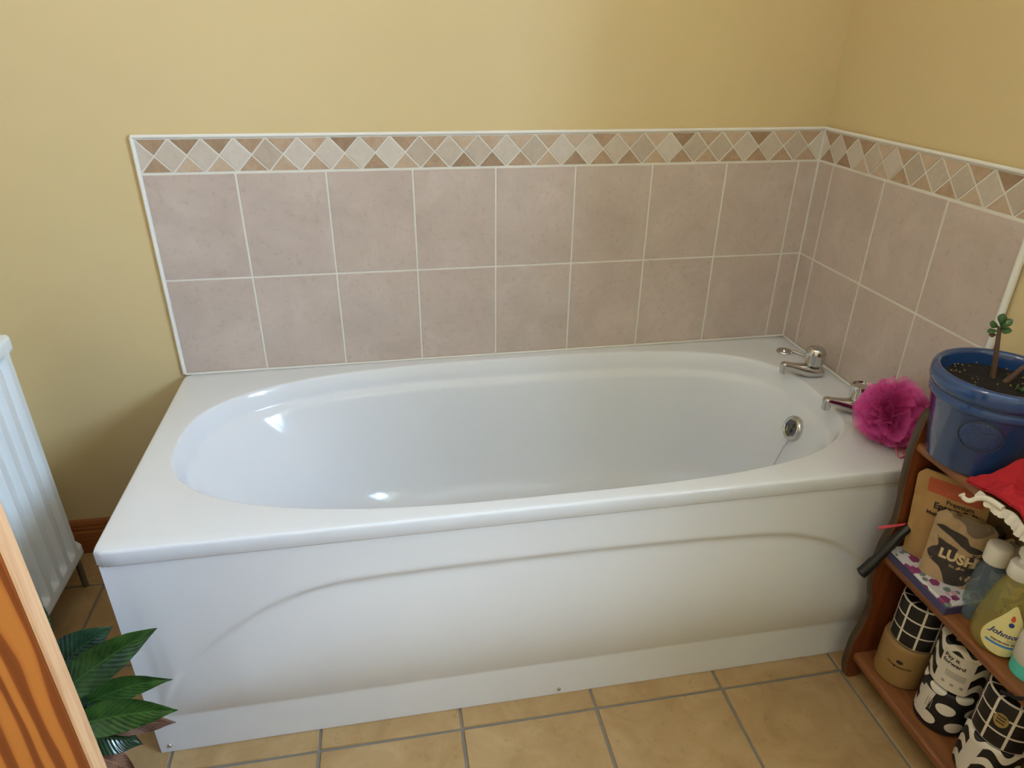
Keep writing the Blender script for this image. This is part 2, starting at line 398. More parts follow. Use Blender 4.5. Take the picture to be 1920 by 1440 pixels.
m = MB(); m.box(XL-1.0, XL-.9, DY0-.4, DY1+.4, -.05, ZC); m.box(XL-1.0, XL-.1, DY0-.5, DY0-.4, -.05, ZC); m.box(XL-1.0, XL-.1, DY1+.4, DY1+.5, -.05, ZC); m.box(XL-1.0, XL-.1, DY0-.4, DY1+.4, ZC, ZC+.05)
struct(m.build('wall_hall', 'wall', smooth=False))
# floor: grey grout bed and one object for each tile
floor = struct(MB().box(XL-1.0, .15, YF-.1, .14, -.06, -.003).build('floor', 'fgrout', smooth=False))
FT, FX, FY = .2991, -1.0621, -.744
def floor_tile(x0, x1, y0, y1):
    g = .003
    m = MB().box(x0+g, x1-g, y0+g, y1-g, -.02, .0, .0018)
    return m
cache = {}
for i in range(-7, 5):
    for j in range(-11, 4):
        x0, x1 = FX+FT*(i-1), FX+FT*i; y0, y1 = FY+FT*(j-1), FY+FT*j
        if x1 < -2.95 or x0 > 0 or y1 < YF or y0 > 0: continue
        if x0 > -1.67 and y0 > -.66: continue
        X0, X1, Y0, Y1 = max(x0, -2.95), min(x1, PW-.003), max(y0, YF), min(y1, PW-.003)
        if X1-X0 < .012 or Y1-Y0 < .012: continue
        c = ((X0+X1)/2, (Y0+Y1)/2, 0); key = (round(X1-X0, 4), round(Y1-Y0, 4))
        if key not in cache:
            o = floor_tile(X0, X1, Y0, Y1).build('floor_tile', 'ftile', floor, c); cache[key] = o.data
        else:
            o = bpy.data.objects.new('floor_tile', cache[key]); COL.objects.link(o); o.parent = floor; o.location = c
# wall tiles
P, NB, NR, VP, BB = .203, .0576, .0666, .2512, .0775
ZT = [R, R+VP, R+2*VP, R+2*VP+BB]
G = .0021
back_fn = lambda a, b, d: (a, -d, b)            # a = x, b = z, d = distance in front of y=0
right_fn = lambda a, b, d: (-d, -a, b)           # a = -y measured from the corner
def plane_tiles(parent, fn, lines, a_end, sign):
    for r in range(2):
        for k in range(len(lines)-1):
            a0, a1 = lines[k]+G, lines[k+1]-G; z0, z1 = ZT[r]+G, ZT[r+1]-G
            poly = [(a0, z0), (a1, z0), (a1, z1), (a0, z1)]
            mb = MB().prism(poly, fn, -PW, 0, .0012)
            key = (sign, round(a1-a0, 3)); c = fn((a0+a1)/2, (z0+z1)/2, 0)
            if key in cache:
                o = bpy.data.objects.new('wall_tile', cache[key]); COL.objects.link(o); o.parent = parent; o.location = c
            else:
                o = mb.build('wall_tile', 'tile', parent, c); cache[key] = o.data
XE = -NB-8*P
plane_tiles(wall_back, back_fn, [XE+P*k for k in range(9)]+[-.0002], 0, 'b')
YE = NR+3*P
plane_tiles(wall_right, right_fn, [.0002]+[NR+P*k for k in range(4)], 0, 'r')
def border(parent, fn, a_lo, a_hi, first, pitch, n):
    zb, zt = ZT[2]+.0022, ZT[3]-.001; zm = (zb+zt)/2; h = pitch/2
    jit = lambda: random.uniform(-.0006, .0006)
    def emit(name, mat, poly):
        poly = clip(clip(poly, 1, 0, a_lo+.0008), -1, 0, -(a_hi-.0008))
        if len(poly) < 3: return
        poly = inset(poly, .0018)
        if len(poly) < 3: return
        ar = abs(sum(poly[i][0]*poly[(i+1) % len(poly)][1]-poly[(i+1) % len(poly)][0]*poly[i][1] for i in range(len(poly))))/2
        if ar < 2e-5: return
        cx = sum(p[0] for p in poly)/len(poly); cz = sum(p[1] for p in poly)/len(poly); pr = jit()
        MB().prism(poly, fn, -PW, .0004+pr, .0006).build(name, mat, parent, fn(cx, cz, 0), angle=25)
    for k in range(n+1):
        c = first+pitch*k+jit()
        emit('border_diamond', 'diamond', [(c-h, zm), (c, zb), (c+h, zm), (c, zt)])
        emit('border_triangle', 'triangle', [(c, zt), (c+h, zm), (c+2*h, zt)])
        emit('border_triangle', 'triangle', [(c, zb), (c+2*h, zb), (c+h, zm)])
border(wall_back, back_fn, XE, 0, XE+.001, .0698, 25)
border(wall_right, right_fn, 0, YE, .0, .0706, 10)
# grout beds behind the tiles, recessed 1.2 mm
MB().box(XE, -.0015, .0012, PW+.001, R, ZT[3]).build('grout', 'grout', wall_back, smooth=False)
MB().box(.0012, PW+.001, -YE, -.0012, R, ZT[3]).build('grout', 'grout', wall_right, smooth=False)
MB().box(-.0032, .001, -.0032, .001, R+.004, ZT[3]).build('corner_grout', 'grout', wall_back, smooth=False)
# white edge trim (rounded profile)
def trim_bar(parent, a, b, r=.0045):
    MB().tube([a, b], r, 12).build('edge_trim', 'white', parent)
trim_bar(wall_back, (XE-.004, .001, ZT[3]+.004), (0, .001, ZT[3]+.004))
trim_bar(wall_back, (XE-.004, .001, R+.001), (XE-.004, .001, ZT[3]+.004))
trim_bar(wall_right, (.001, 0, ZT[3]+.004), (.001, -YE-.004, ZT[3]+.004))
trim_bar(wall_right, (.001, -YE-.004, R+.001), (.001, -YE-.004, ZT[3]+.004), .007)
# baseboards
def skirting(name, p0, p1, nrm):
    prof = [(0, 0), (.018, 0), (.018, .070), (.014, .076), (.0155, .082), (.012, .088), (.012, .094), (.008, .102), (0, .106)]
    d = Vector(nrm); ring = lambda p: [(p[0]+d.x*a, p[1]+d.y*a, b) for a, b in prof]
    return struct(MB().loft([ring(p0), ring(p1)], True, True).build(name, 'skirting', angle=20))
skirting('baseboard_back', (XL, PW-.0005), (-1.695, PW-.0005), (0, -1))
skirting('baseboard_left', (XL+.0005, PW-.02), (XL+.0005, DY1+.07), (1, 0))
skirting('baseboard_right', (PW-.0005, YF), (PW-.0005, -.72), (-1, 0))
skirting('baseboard_front', (XL, YF+.0005), (0, YF+.0005), (0, 1))
# window (outside the frame, the daylight comes through it)
wn = struct(MB().box(.26, .32, WIN_Y0, WIN_Y0+.05, WIN_Z0, WIN_Z1).box(.26, .32, WIN_Y1-.05, WIN_Y1, WIN_Z0, WIN_Z1).box(.26, .32, WIN_Y0+.05, WIN_Y1-.05, WIN_Z0, WIN_Z0+.05).box(.26, .32, WIN_Y0+.05, WIN_Y1-.05, WIN_Z1-.05, WIN_Z1)
     .box(.265, .315, (WIN_Y0+WIN_Y1)/2-.025, (WIN_Y0+WIN_Y1)/2+.025, WIN_Z0+.05, WIN_Z1-.05).build('window_1', 'white', smooth=False))
for a, b in ((WIN_Y0+.05, (WIN_Y0+WIN_Y1)/2-.025), ((WIN_Y0+WIN_Y1)/2+.025, WIN_Y1-.05)):
    MB().box(.288, .292, a, b, WIN_Z0+.05, WIN_Z1-.05).build('window_pane', 'pane', wn, smooth=False)
MB().box(-.03, .26, WIN_Y0-.02, WIN_Y1+.02, WIN_Z0-.022, WIN_Z0, .003).build('window_sill', 'white', wn)

# ------------------------------------------------------------------ bath
BX0, BX1, BY0, BY1 = -1.684, -.004, -.700, -.005
bath = thing('bathtub', 'white acrylic bathtub with round-ended basin built into the tiled corner', 'bathtub', (-.842, -.35, 0))
def basin_ring(z, il, ir, iside, nl, nr, angs):
    cx, cy, b = -.868, -.349, .312-iside; al, ar = .752-il, .757-ir; out = []
    for t in angs:
        c, s_ = math.cos(t), math.sin(t); n = nr if c > 0 else nl; a = ar if c > 0 else al
        nn = lerp(3.0, n, min(1, abs(c)*1.5))
        k = (abs(c/a)**nn+abs(s_/b)**nn)**(-1/nn)
        out.append((cx+k*c, cy+k*s_, z))
    return out
cx, cy = -.868, -.349
corner = [math.atan2(y-cy, x-cx) for x, y in ((BX1, BY1), (BX0, BY1), (BX0, BY0), (BX1, BY0))]
base = [2*PI*k/176-PI for k in range(176)]
angs = sorted([t for t in base if all(abs(math.atan2(math.sin(t-c), math.cos(t-c))) > .03 for c in corner)]+[c+e for c in corner for e in (-.02, -.007, .007, .02)])
def rect_ring(z, ins, rad=.014):
    x0, x1, y0, y1 = BX0+ins, BX1-ins*.3, BY0+ins, BY1-ins*.3; out = []
    for t in angs:
        c, s_ = math.cos(t), math.sin(t)
        k = min(((x1 if c > 0 else x0)-cx)/c if abs(c) > 1e-9 else 1e9, ((y1 if s_ > 0 else y0)-cy)/s_ if abs(s_) > 1e-9 else 1e9)
        x, y = cx+k*c, cy+k*s_
        # round the corners
        qx, qy = min(max(x, x0+rad), x1-rad), min(max(y, y0+rad), y1-rad); dx, dy = x-qx, y-qy; L = math.hypot(dx, dy)
        if L > rad: x, y = qx+dx/L*rad, qy+dy/L*rad
        out.append((x, y, z))
    return out
m = MB()
out_prof = [(R-.034, .012), (R-.034, .002), (R-.031, 0), (R-.0065, 0), (R-.0027, .0008), (R-.0008, .0026), (R, .006)]
rings = [rect_ring(z, i) for z, i in out_prof]
mid = lambda a, b, t: [(lerp(p[0], q[0], t), lerp(p[1], q[1], t), lerp(p[2], q[2], t)) for p, q in zip(a, b)]
prof = spline([(0, -.008, -.008, -.008), (.0006, -.004, -.004, -.004), (.0035, -.0005, -.0005, -.0005), (.012, .004, .004, .003), (.028, .011, .008, .008), (.045, .018, .012, .011), (.053, .024, .016, .018), (.062, .034, .021, .026), (.085, .055, .029, .031), (.15, .115, .046, .042), (.23, .19, .066, .056), (.30, .25, .088, .074), (.345, .30, .115, .098), (.375, .35, .155, .135), (.39, .42, .21, .18)], 56)
first = basin_ring(R, -.008, -.008, -.008, 2.7, 3.2, angs)
for t in (.25, .5, .75): rings.append(mid(rings[len(out_prof)-1], first, t))
for d, l, r_, s_ in prof: rings.append(basin_ring(R-d, l, r_, s_, 2.7, 3.2, angs))
lastr = rings[-1]; cen = (-.85, -.349, R-.394)
for t in (.35, .7): rings.append([(lerp(p[0], cen[0], t), lerp(p[1], cen[1], t), lerp(p[2], cen[2], t)) for p in lastr])
m.loft(rings, False, True)
# plain underside so that the shell has a body
shell = m.build('shell', 'acrylic', bath, angle=60)
# front panel with the arched belly
AX = [-1.66, -1.645, -1.628, -1.592, -1.528, -1.451, -1.378, -1.297, -1.22, -1.157, -.96, -.685, -.45, -.35, -.27, -.211, -.146, -.09, -.05, -.03]
AZ = [.085, .125, .171, .231, .291, .347, .383, .404, .410, .412, .414, .412, .404, .393, .369, .336, .289, .225, .14, .085]
ap = spline(list(zip(AX, AZ, [0]*len(AX))), 400)
axs = [p.x for p in ap]; azs = [p.y for p in ap]
PX0, PX1, PZ0, PZ1, PY = -1.680, -.001, .0015, R-.0345, -.694
TOE = .105
def arch_z(x):
    if x <= axs[0] or x >= axs[-1]: return 0
    lo, hi = 0, len(axs)-1
    while hi-lo > 1:
        k = (lo+hi)//2
        if axs[k] <= x: lo = k
        else: hi = k
    return lerp(azs[lo], azs[hi], (x-axs[lo])/max(1e-9, axs[hi]-axs[lo]))
def panel_depth(x, z):
    A = arch_z(x); d = 0.0
    if A > TOE:
        sl = (arch_z(x+.004)-arch_z(x-.004))/.008; dist = (z-A)/math.sqrt(1+sl*sl)
        amp = min(1, (A-TOE)/.22)**1.3
        d -= .0095*min(1, (A-TOE)/.10)*(1/(1+math.exp(-dist/.0035)))*math.exp(-max(0, dist)/.05)*1.0       # upper face stands proud at the arch
        if TOE < z:
            if z < A:
                u = (z-TOE)/(A-TOE); d -= .026*amp*math.sin(PI*u**.95)*(1-.35*u)
    return d
NX, NZ = 400, 128
m = MB()
m.grid(NX, NZ, lambda u, v: (lerp(PX0, PX1, u), PY+panel_depth(lerp(PX0, PX1, u), lerp(PZ0, PZ1, v)), lerp(PZ0, PZ1, v)))
m.uv = None
row = NX+1; nv = len(m.v)
for j in range(NX+1): m.v.append((lerp(PX0, PX1, j/NX), PY+.02, PZ0))
for j in range(NX+1): m.v.append((lerp(PX0, PX1, j/NX), PY+.02, PZ1))
for j in range(NX):
    m.f.append((j+1, j, nv+j, nv+j+1)); b0 = NZ*row; m.f.append((b0+j, b0+j+1, nv+row+j+1, nv+row+j))
    m.f.append((nv+j, nv+row+j, nv+row+j+1, nv+j+1))
panel = m.build('front_panel', 'panel', bath, angle=50)
for sx_, sz_ in ((-1.66, .021), (-.837, .017), (-.03, .017)):
    MB().lathe([(.0045, 0), (.0045, .0012), (.0035, .0028), (.0015, .0034)], 14).build('screw', 'chrome', panel, shift=False).location = (0, 0, 0)
    o = panel.children[-1]; o.rotation_euler = (PI/2, 0, 0); o.location = Vector((sx_, PY-.0003, sz_))-bath.location
MB().box(-1.678, -1.668, PY+.021, -.004, .0015, R-.0345).build('end_panel', 'panel', bath, smooth=False)
# sealant where the rim meets the tiles
MB().tube([(BX0+.003, -.0032, R+.0012), (-.003, -.0032, R+.0012)], .003, 8).tube([(-.0032, -.003, R+.0012), (-.0032, BY0+.03, R+.0012)], .003, 8).build('sealant', 'seal', bath)
# overflow on the tap end, with its bead chain
def oriented(mb, c, nrm):
    z = Vector(nrm).normalized(); x = Vector((0, 1, 0)); x = (x-z*x.dot(z)).normalized(); y = z.cross(x)
    mb.v = [tuple(Vector(c)+x*p[0]+y*p[1]+z*p[2]) for p in mb.v]; return mb
OC = Vector((-.1495, -.351, .432)); ON = Vector((-.96, 0, .27))
ov = oriented(MB().lathe([(.0335, -.006), (.0335, .003), (.031, .0075), (.026, .0095), (.0225, .0075), (.021, .002), (.012, .0015), (.002, .0015)], 36), OC, ON).build('overflow', 'chrome', bath)
oriented(MB().lathe([(.0205, .0016), (.0200, .0022), (.0008, .0022)], 30), OC, ON).build('overflow_cup', 'chrome_dark', ov)
oriented(MB().box(-.004, .004, .003, .012, .0012, .0026).box(-.004, .004, -.012, -.003, .0012, .0026), OC, ON).build('overflow_slot', 'dark', ov, smooth=False)
c0 = OC+Vector((-.008, -.004, -.032)); pts = [c0+Vector((-.004-.06*t, .006*t, -.21*t)) for t in [k/34 for k in range(35)]]
m = MB()
for p in pts: m.ball(p, .0021, 6, 4)
m.tube([pts[0]+Vector((.002,0,.006)), pts[0], pts[2]], .0026, 8); m.tube([p for p in pts], .0009, 5)
m.build('plug_chain', 'chrome', bath)

# ------------------------------------------------------------------ taps
def make_tap(name, label, loc, dome):
    t = thing(name, label, 'tap', loc, 'chrome bath taps on the rim')
    # base and spout: an oval body that sweeps towards -x
    rr = []
    for x, hw, z0, z1 in ((.029, .006, .002, .014), (.027, .016, 0, .020), (.018, .024, 0, .026), (.002, .0265, 0, .029), (-.014, .0245, .0, .031), (-.030, .020, .003, .033), (-.048, .0155, .011, .0365), (-.066, .0125, .019, .0405), (-.080, .0115, .024, .044), (-.088, .0105, .027, .0435), (-.093, .006, .031, .041)):
        zc, h = (z0+z1)/2, (z1-z0)/2; rr.append([(loc[0]+x, loc[1]+hw*math.copysign(abs(math.cos(a))**.8, math.cos(a)), loc[2]+zc+h*math.copysign(abs(math.sin(a))**.8, math.sin(a))) for a in [2*PI*k/24 for k in range(24)]])
    MB().loft(list(reversed(rr)), True, True).build('body', 'chrome', t, angle=60)
    MB().lathe([(.0095, .016), (.0102, .018), (.0106, .036), (.0085, .038)], 20, (loc[0]-.083, loc[1], loc[2]-.003)).build('spout_nozzle', 'chrome', t)
    MB().lathe([(.016, .020), (.0155, .030), (.0165, .034)], 20, loc).build('neck', 'chrome', t)
    n = 48; prof = [(.021, .031), (.0235, .034), (.0250, .040), (.0250, .060), (.0247, .066)]
    if dome: prof += [(.0235, .072), (.0195, .0775), (.012, .0805), (.002, .0815)]
    else: prof += [(.0235, .0695), (.0212, .0695), (.0200, .066), (.006, .0652), (.001, .0652)]
    m = MB(); rings = []
    for r_, z in prof:
        rings.append([(loc[0]+(r_-(.0011 if (j//2) % 2 and .038 < z < .062 else 0))*math.cos(2*PI*j/n), loc[1]+(r_-(.0011 if (j//2) % 2 and .038 < z < .062 else 0))*math.sin(2*PI*j/n), loc[2]+z) for j in range(n)])
    h = m.loft(rings, True, True).build('handle', 'chrome', t, angle=30)
    MB().lathe([(.0251, .058), (.0256, .060), (.0256, .064), (.0251, .066)], 32, loc, cap0=False, cap1=False).build('handle_ring', 'chrome', h)
    return t
make_tap('bath_tap', 'chrome bath tap with domed handle beside the flat chrome disc', (-.068, -.262, R+.0005), True)
make_tap('bath_tap', 'chrome bath tap with flat hollow-topped handle beside the pink puff', (-.070, -.458, R+.0005), False)
dk = thing('rim_disc', 'flat round chrome disc lying on the bath rim in the corner', 'disc', (-.062, -.115, R))
MB().lathe([(.0215, .0005), (.022, .003), (.020, .0055), (.0165, .0052), (.015, .0038), (.008, .0045), (.006, .0075), (.001, .008)], 32, (-.062, -.115, R)).build('disc', 'chrome', dk)
MB().tube([(-.044, -.120, R+.004), (-.037, -.130, R+.0055), (-.029, -.142, R+.0045), (-.022, -.153, R+.0045)], [.003, .0042, .003, .0038], 8).build('link', 'chrome', dk)

# ------------------------------------------------------------------ pink puff
def puff():
    c = Vector((-.088, -.588, R+.068)); m = MB(); rnd = random.Random(3)
    for i in range(20):
        n = Vector((rnd.gauss(0, 1), rnd.gauss(0, 1), rnd.gauss(0, 1))).normalized()
        a = n.orthogonal().normalized(); b = n.cross(a); k = rnd.choice((4, 5, 6, 7)); ph = rnd.uniform(0, 6); rad = rnd.uniform(.058, .076); off = rnd.uniform(-.022, .022); ph2 = rnd.uniform(0, 6)
        def fn(u, v, n=n, a=a, b=b, k=k, ph=ph, rad=rad, off=off, ph2=ph2):
            t = 2*PI*u; r_ = lerp(.012, rad*(1+.09*math.sin(3*t+ph2)), v)
            p = a*math.cos(t)*r_+b*math.sin(t)*r_+n*(off*(1-.3*v)+(.004+.019*v)*math.sin(k*t+ph)+.006*v*math.sin(2*k*t+ph2))
            p = Vector((p.x*.98, p.y*1.0, p.z*1.0)); q = c+p
            q.z = max(q.z, R+.002); q.x = min(q.x, -.006); return q
        m.grid(64, 7, fn)
    m.uv = None
    t = thing('bath_puff', 'pink nylon mesh bath puff resting on the corner of the bath rim', 'bath puff', (c.x, c.y, R))
    m.build('mesh_ruffles', 'pink', t, angle=180)
    MB().tube([(c.x-.01, c.y-.045, R+.02), (c.x-.02, c.y-.062, R+.012), (c.x-.018, c.y-.075, R+.0035), (c.x-.005, c.y-.072, R+.0035), (c.x+.0, c.y-.055, R+.01)], .0016, 6).build('cord', 'pinkstick', t)
puff()

# ------------------------------------------------------------------ radiator on the left wall
RX, RY0, RY1, RZ0, RZ1 = -1.96, -1.12, -.183, .138, .742
rad = thing('radiator', 'white panel radiator with vertical ribs on the left wall', 'radiator', (RX-.03, (RY0+RY1)/2, RZ0))
def rib(y, z):
    if z < RZ0+.032 or z > RZ1-.032: e = 0
    else: e = min(1, min(z-RZ0-.032, RZ1-.032-z)/.012)
    p = ((y-RY1+.0354)/.0505) % 1.0
    s_ = .5-.5*math.cos(2*PI*p); s_ = min(1, max(0, (s_-.32)/.24)); s_ = s_*s_*(3-2*s_)
    return -.013*e*s_
def radface(u, v):
    y, z = lerp(RY0, RY1, u), lerp(RZ0, RZ1, v); b = min(y-RY0, RY1-y, z-RZ0, RZ1-z); ed = -.006*max(0, 1-b/.008)**2
    return (RX+rib(y, z)+ed, y, z)
m = MB().grid(374, 120, radface); m.uv = None
nu = 375
def backp(u, v): p = radface(u, v); return (RX-.022, p[1], p[2])
o0 = len(m.v); edge = [(j, 0) for j in range(nu)]+[(nu-1, i) for i in range(1, 121)]+[(j, 120) for j in range(nu-2, -1, -1)]+[(0, i) for i in range(119, 0, -1)]
for j, i in edge: m.v.append(backp(j/374, i/120))
for k in range(len(edge)):
    a, b = edge[k], edge[(k+1) % len(edge)]; m.f.append((b[1]*nu+b[0], a[1]*nu+a[0], o0+k, o0+(k+1) % len(edge)))
m.f.append(tuple(o0+k for k in range(len(edge))))
m.build('ribbed_panel', 'radiator', rad, angle=50)
MB().box(RX-.085, RX-.065, RY0+.01, RY1-.01, RZ0+.01, RZ1-.01, .004).build('back_panel', 'radiator', rad)
MB().box(RX-.065, RX-.023, RY0+.004, RY0+.03, RZ0+.03, RZ1-.03).build('end_cover', 'radiator', rad, smooth=False)
MB().box(RX-.065, RX-.023, RY1-.03, RY1-.004, RZ0+.03, RZ1-.03).build('end_cover', 'radiator', rad, smooth=False)
for y in (RY0+.15, RY1-.15): MB().box(XL+.0005, RX-.086, y-.02, y+.02, RZ0+.1, RZ1-.1, .002).build('wall_bracket', 'radiator', rad)
MB().tube([(RX-.045, RY1+.002, RZ0+.04), (RX-.045, RY1+.03, RZ0+.036), (RX-.045, RY1+.036, RZ0+.02), (RX-.045, RY1+.036, .0005)], .0075, 12).build('feed_pipe', 'copper', rad)
MB().lathe([(.012, 0), (.013, .006), (.013, .03), (.010, .036), (.008, .05)], 16, (RX-.045, RY1+.036, RZ0-.02)).build('valve', 'chrome', rad)

# ------------------------------------------------------------------ open pine door, its free edge left pale
E = Vector((-1.4745, -1.2265)); HNG = Vector((XL+.012, -1.372))
dv = (E-HNG).normalized(); wdt = (E-HNG).length; nv_ = Vector((dv.y, -dv.x))      # nv_: face towards the camera
th = .035
door = bpy.data.objects.new('door_1', None); COL.objects.link(door); struct(door, 'open varnished pine door with a pale bare edge', 'door')
door.location = (HNG.x, HNG.y, 0); door.rotation_euler = (0, 0, math.atan2(dv.y, dv.x)); door.empty_display_size = .05
def dpart(name, mat, x0, x1, z0, z1, y0=0, y1=th, ch=.0015, par=door):
    o = MB().box(x0, x1, y0, y1, z0, z1, ch).build(name, mat, shift=False); o.parent = par; return o
ET = .0015
dpart('stile', 'door', wdt-.10, wdt-ET, .008, 1.955); dpart('stile', 'door', 0, .10, .008, 1.955)
dpart('planed_edge', 'door_edge', wdt-ET+.0002, wdt+.0012, .008, 1.955, .001, th-.001, 0)
for a, b in ((.008, .21), (.80, .98), (1.855, 1.955)): dpart('rail', 'door', .1005, wdt-.1005, a, b)
for a, b in ((.2105, .7995), (.9805, 1.8545)): dpart('panel', 'door', .1005, wdt-.1005, a, b, .009, th-.009)
for zz in (.25, 1.7): dpart('hinge', 'chrome', -.008, 0, zz, zz+.08, .010, .016, 0)
for s_ in (-1, 1):
    kn = MB().lathe([(.010, 0), (.010, .03), (.024, .04), (.027, .052), (.022, .062), (.004, .066)], 24).build('door_knob', 'chrome', shift=False); kn.parent = door
    kn.rotation_euler = (PI/2*(1 if s_ < 0 else -1), 0, 0); kn.location = (wdt-.05, 0 if s_ < 0 else th, .93)
m = MB(); AR = .065
m.box(XL, XL+.018, DY1, DY1+AR, .0005, DZ+AR); m.box(XL, XL+.018, DY0-AR, DY0, .0005, DZ+AR); m.box(XL, XL+.018, DY0, DY1, DZ, DZ+AR)
struct(m.build('trim_1', 'skirting', smooth=False))

# ------------------------------------------------------------------ peace lily between the door and the bath
PLX, PLY = -1.835, -.845
lily = thing('peace_lily', 'peace lily with long glossy green leaves in a dark pot beside the bath', 'plant', (PLX, PLY, 0))
MB().lathe([(.060, .0008), (.064, .004), (.082, .135), (.088, .138), (.089, .16), (.083, .161), (.078, .150), (.074, .130), (.01, .130)], 36, (PLX, PLY, 0)).build('pot', 'lilypot', lily)
MB().lathe([(.0745, .131), (.05, .137), (.02, .139), (.002, .139)], 24, (PLX, PLY, 0)).build('soil', 'soil', lily)
def leaf(tip, base, width, mat='leaf', droop=.02, fold=.25, side=(0, 0, 1), wav=.004, peak=.42, parent=None, twist=0.0):
    b, t = Vector(base), Vector(tip); ax = t-b; L = ax.length; d = ax.normalized()
    s_ = Vector(side).cross(d).normalized(); up = d.cross(s_)
    if twist: s_, up = s_*math.cos(twist)+up*math.sin(twist), up*math.cos(twist)-s_*math.sin(twist)
    ph = random.uniform(0, 6)
    def ctr(v): return b+ax*v+Vector((0, 0, 1))*droop*4*v*(1-v)
    def wid(v):
        x = v**(math.log(.5)/math.log(peak)); wv = math.sin(PI*min(1, max(0, x)))**.85
        return width*.5*max(wv, .012)*(1-.25*max(0, v-.8)/.2)
    def fn(u, v):
        q = (u-.5)*2; w_ = wid(v)
        return ctr(v)+s_*q*w_+up*(abs(q)*w_*fold+wav*math.sin(9*v+ph+q)*abs(q))
    m = MB().grid(10, 30, fn, lambda u, v: ((u-.5)*2, v))
    # thickness
    n0 = len(m.v); th_ = .0007
    m.v += [tuple(Vector(p)-up*th_) for p in m.v[:n0]]; m.uv += list(m.uv[:n0]); m.f += [tuple(reversed([i+n0 for i in f])) for f in m.f[:]]
    return m, ctr
RT = Vector((PLX, PLY, .138))
def lily_leaf(base, tip, width, mat='leaf', stem=True, **kw):
    m, ctr = leaf(tip, base, width, mat, **kw); o = m.build('leaf', mat, lily, angle=80)
    if stem:
        b = Vector(base); r0 = RT+(b-RT)*.05; r0.z = .139
        mid_ = (r0+b)*.5+Vector((0, 0, .03)); MB().tube(spline([tuple(r0), tuple(mid_), tuple(b), tuple(ctr(.12))], 12), [.0034-.0015*k/12 for k in range(13)], 7).build('stalk', 'stem', o)
    return o
lily_leaf((-1.765, -.81, .315), (-1.573, -.795, .440), .064, droop=.010, side=(.25, -.75, .55))
lily_leaf((-1.785, -.77, .32), (-1.665, -.742, .405), .070, 'leaf_dark', droop=.012, side=(.2, -.75, .6))
lily_leaf((-1.765, -.80, .262), (-1.580, -.775, .296), .046, 'leaf', droop=.020, side=(.1, -.8, .55))
lily_leaf((-1.745, -.835, .278), (-1.560, -.835, .286), .056, 'leaf', droop=.010, side=(.1, -.7, .7))
lily_leaf((-1.730, -.835, .252), (-1.635, -.83, .205), .056, 'leaf_dark', droop=.012, side=(.1, -.85, .5))
lily_leaf((-1.745, -.845, .262), (-1.688, -.845, .222), .034, 'leaf_yellow', droop=.006, side=(.1, -.6, .7))
lily_leaf((-1.68, -.83, .258), (-1.572, -.832, .252), .034, 'leaf_brown', stem=False, droop=.006, wav=.009, side=(.1, -.6, .7))
lily_leaf((-1.752, -.80, .405), (-1.737, -.80, .550), .042, 'leaf_dark', droop=.0, side=(.18, .98, .0), twist=.3)
lily_leaf((-1.752, -.83, .245), (-1.712, -.80, .325), .040, 'leaf_dark', droop=.006, side=(.4, -.8, .3))
lily_leaf((-1.76, -.845, .20), (-1.700, -.835, .118), .040, 'leaf_dark', droop=.004, side=(.3, -.8, .4))
lily_leaf((-1.74, -.815, .19), (-1.675, -.805, .105), .045, 'leaf_brown', droop=.0, side=(.3, -.7, .4), wav=.01)
lily_leaf((-1.90, -.80, .33), (-2.0+.09, -.72, .42), .07, 'leaf', side=(-.2, -.2, .9))
lily_leaf((-1.87, -.90, .33), (-1.89, -1.02, .42), .08, 'leaf', side=(0, .2, .9))

# ------------------------------------------------------------------ shelf unit along the right wall
UX0, UY0, UY1 = -.165, -.747, -1.36
SB, SM, ST = .080, .370, .646         # shelf tops
unit = thing('shelf_unit', 'stained pine shelf unit with scalloped sides and three shelves beside the bath', 'shelf unit', (-.085, (UY0+UY1)/2, 0))
prof = [(-.137, .0008), (-.157, .0008), (-.165, .010), (-.173, .04), (-.1735, .07), (-.172, .115), (-.163, .155), (-.1585, .185), (-.158, .225), (-.168, .26), (-.1765, .30), (-.179, .34), (-.177, .39), (-.168, .43), (-.164, .46), (-.166, .50), (-.171, .53), (-.1765, .58), (-.179, .62), (-.1785, .65), (-.175, .69), (-.170, .706), (-.160, .716), (-.145, .719)]
edge_pts = [(p.x, p.y) for p in spline([(a, b, 0) for a, b in prof], 90)]
def side_panel(y0, y1):
    poly = [(x, z) for x, z in edge_pts]+[(-.016, .719), (-.016, .0008), (-.03, .0008), (-.06, .03), (-.11, .03)]
    m = MB().loft([[(x, y0, z) for x, z in poly], [(x, y1, z) for x, z in poly]], True, True)
    o = m.build('side_panel', 'pine_z', unit, angle=30)
    # worn front edge: thin skin over the scalloped front
    n = len(edge_pts); k0, k1 = 6, n-1
    mm = MB(); rings = []
    for i in range(k0, k1+1):
        a, b = edge_pts[max(i-1, 0)], edge_pts[min(i+1, n-1)]; tx, tz = b[0]-a[0], b[1]-a[1]; L = math.hypot(tx, tz); nx, nz = -tz/L, tx/L
        if nx > 0: nx, nz = nx, nz
        x, z = edge_pts[i]; g = .0012
        ya, yb = max(y0, y1), min(y0, y1)
        rings.append([(x-nx*.001, ya-.0005, z-nz*.001), (x+nx*g, ya-.0025, z+nz*g), (x+nx*g, yb+.0025, z+nz*g), (x-nx*.001, yb+.0005, z-nz*.001)])
    mm.loft(rings, True, True).build('worn_edge', 'pine_edge', o, angle=60)
    return o
side_panel(UY0, UY0-.018); side_panel(UY1+.018, UY1)
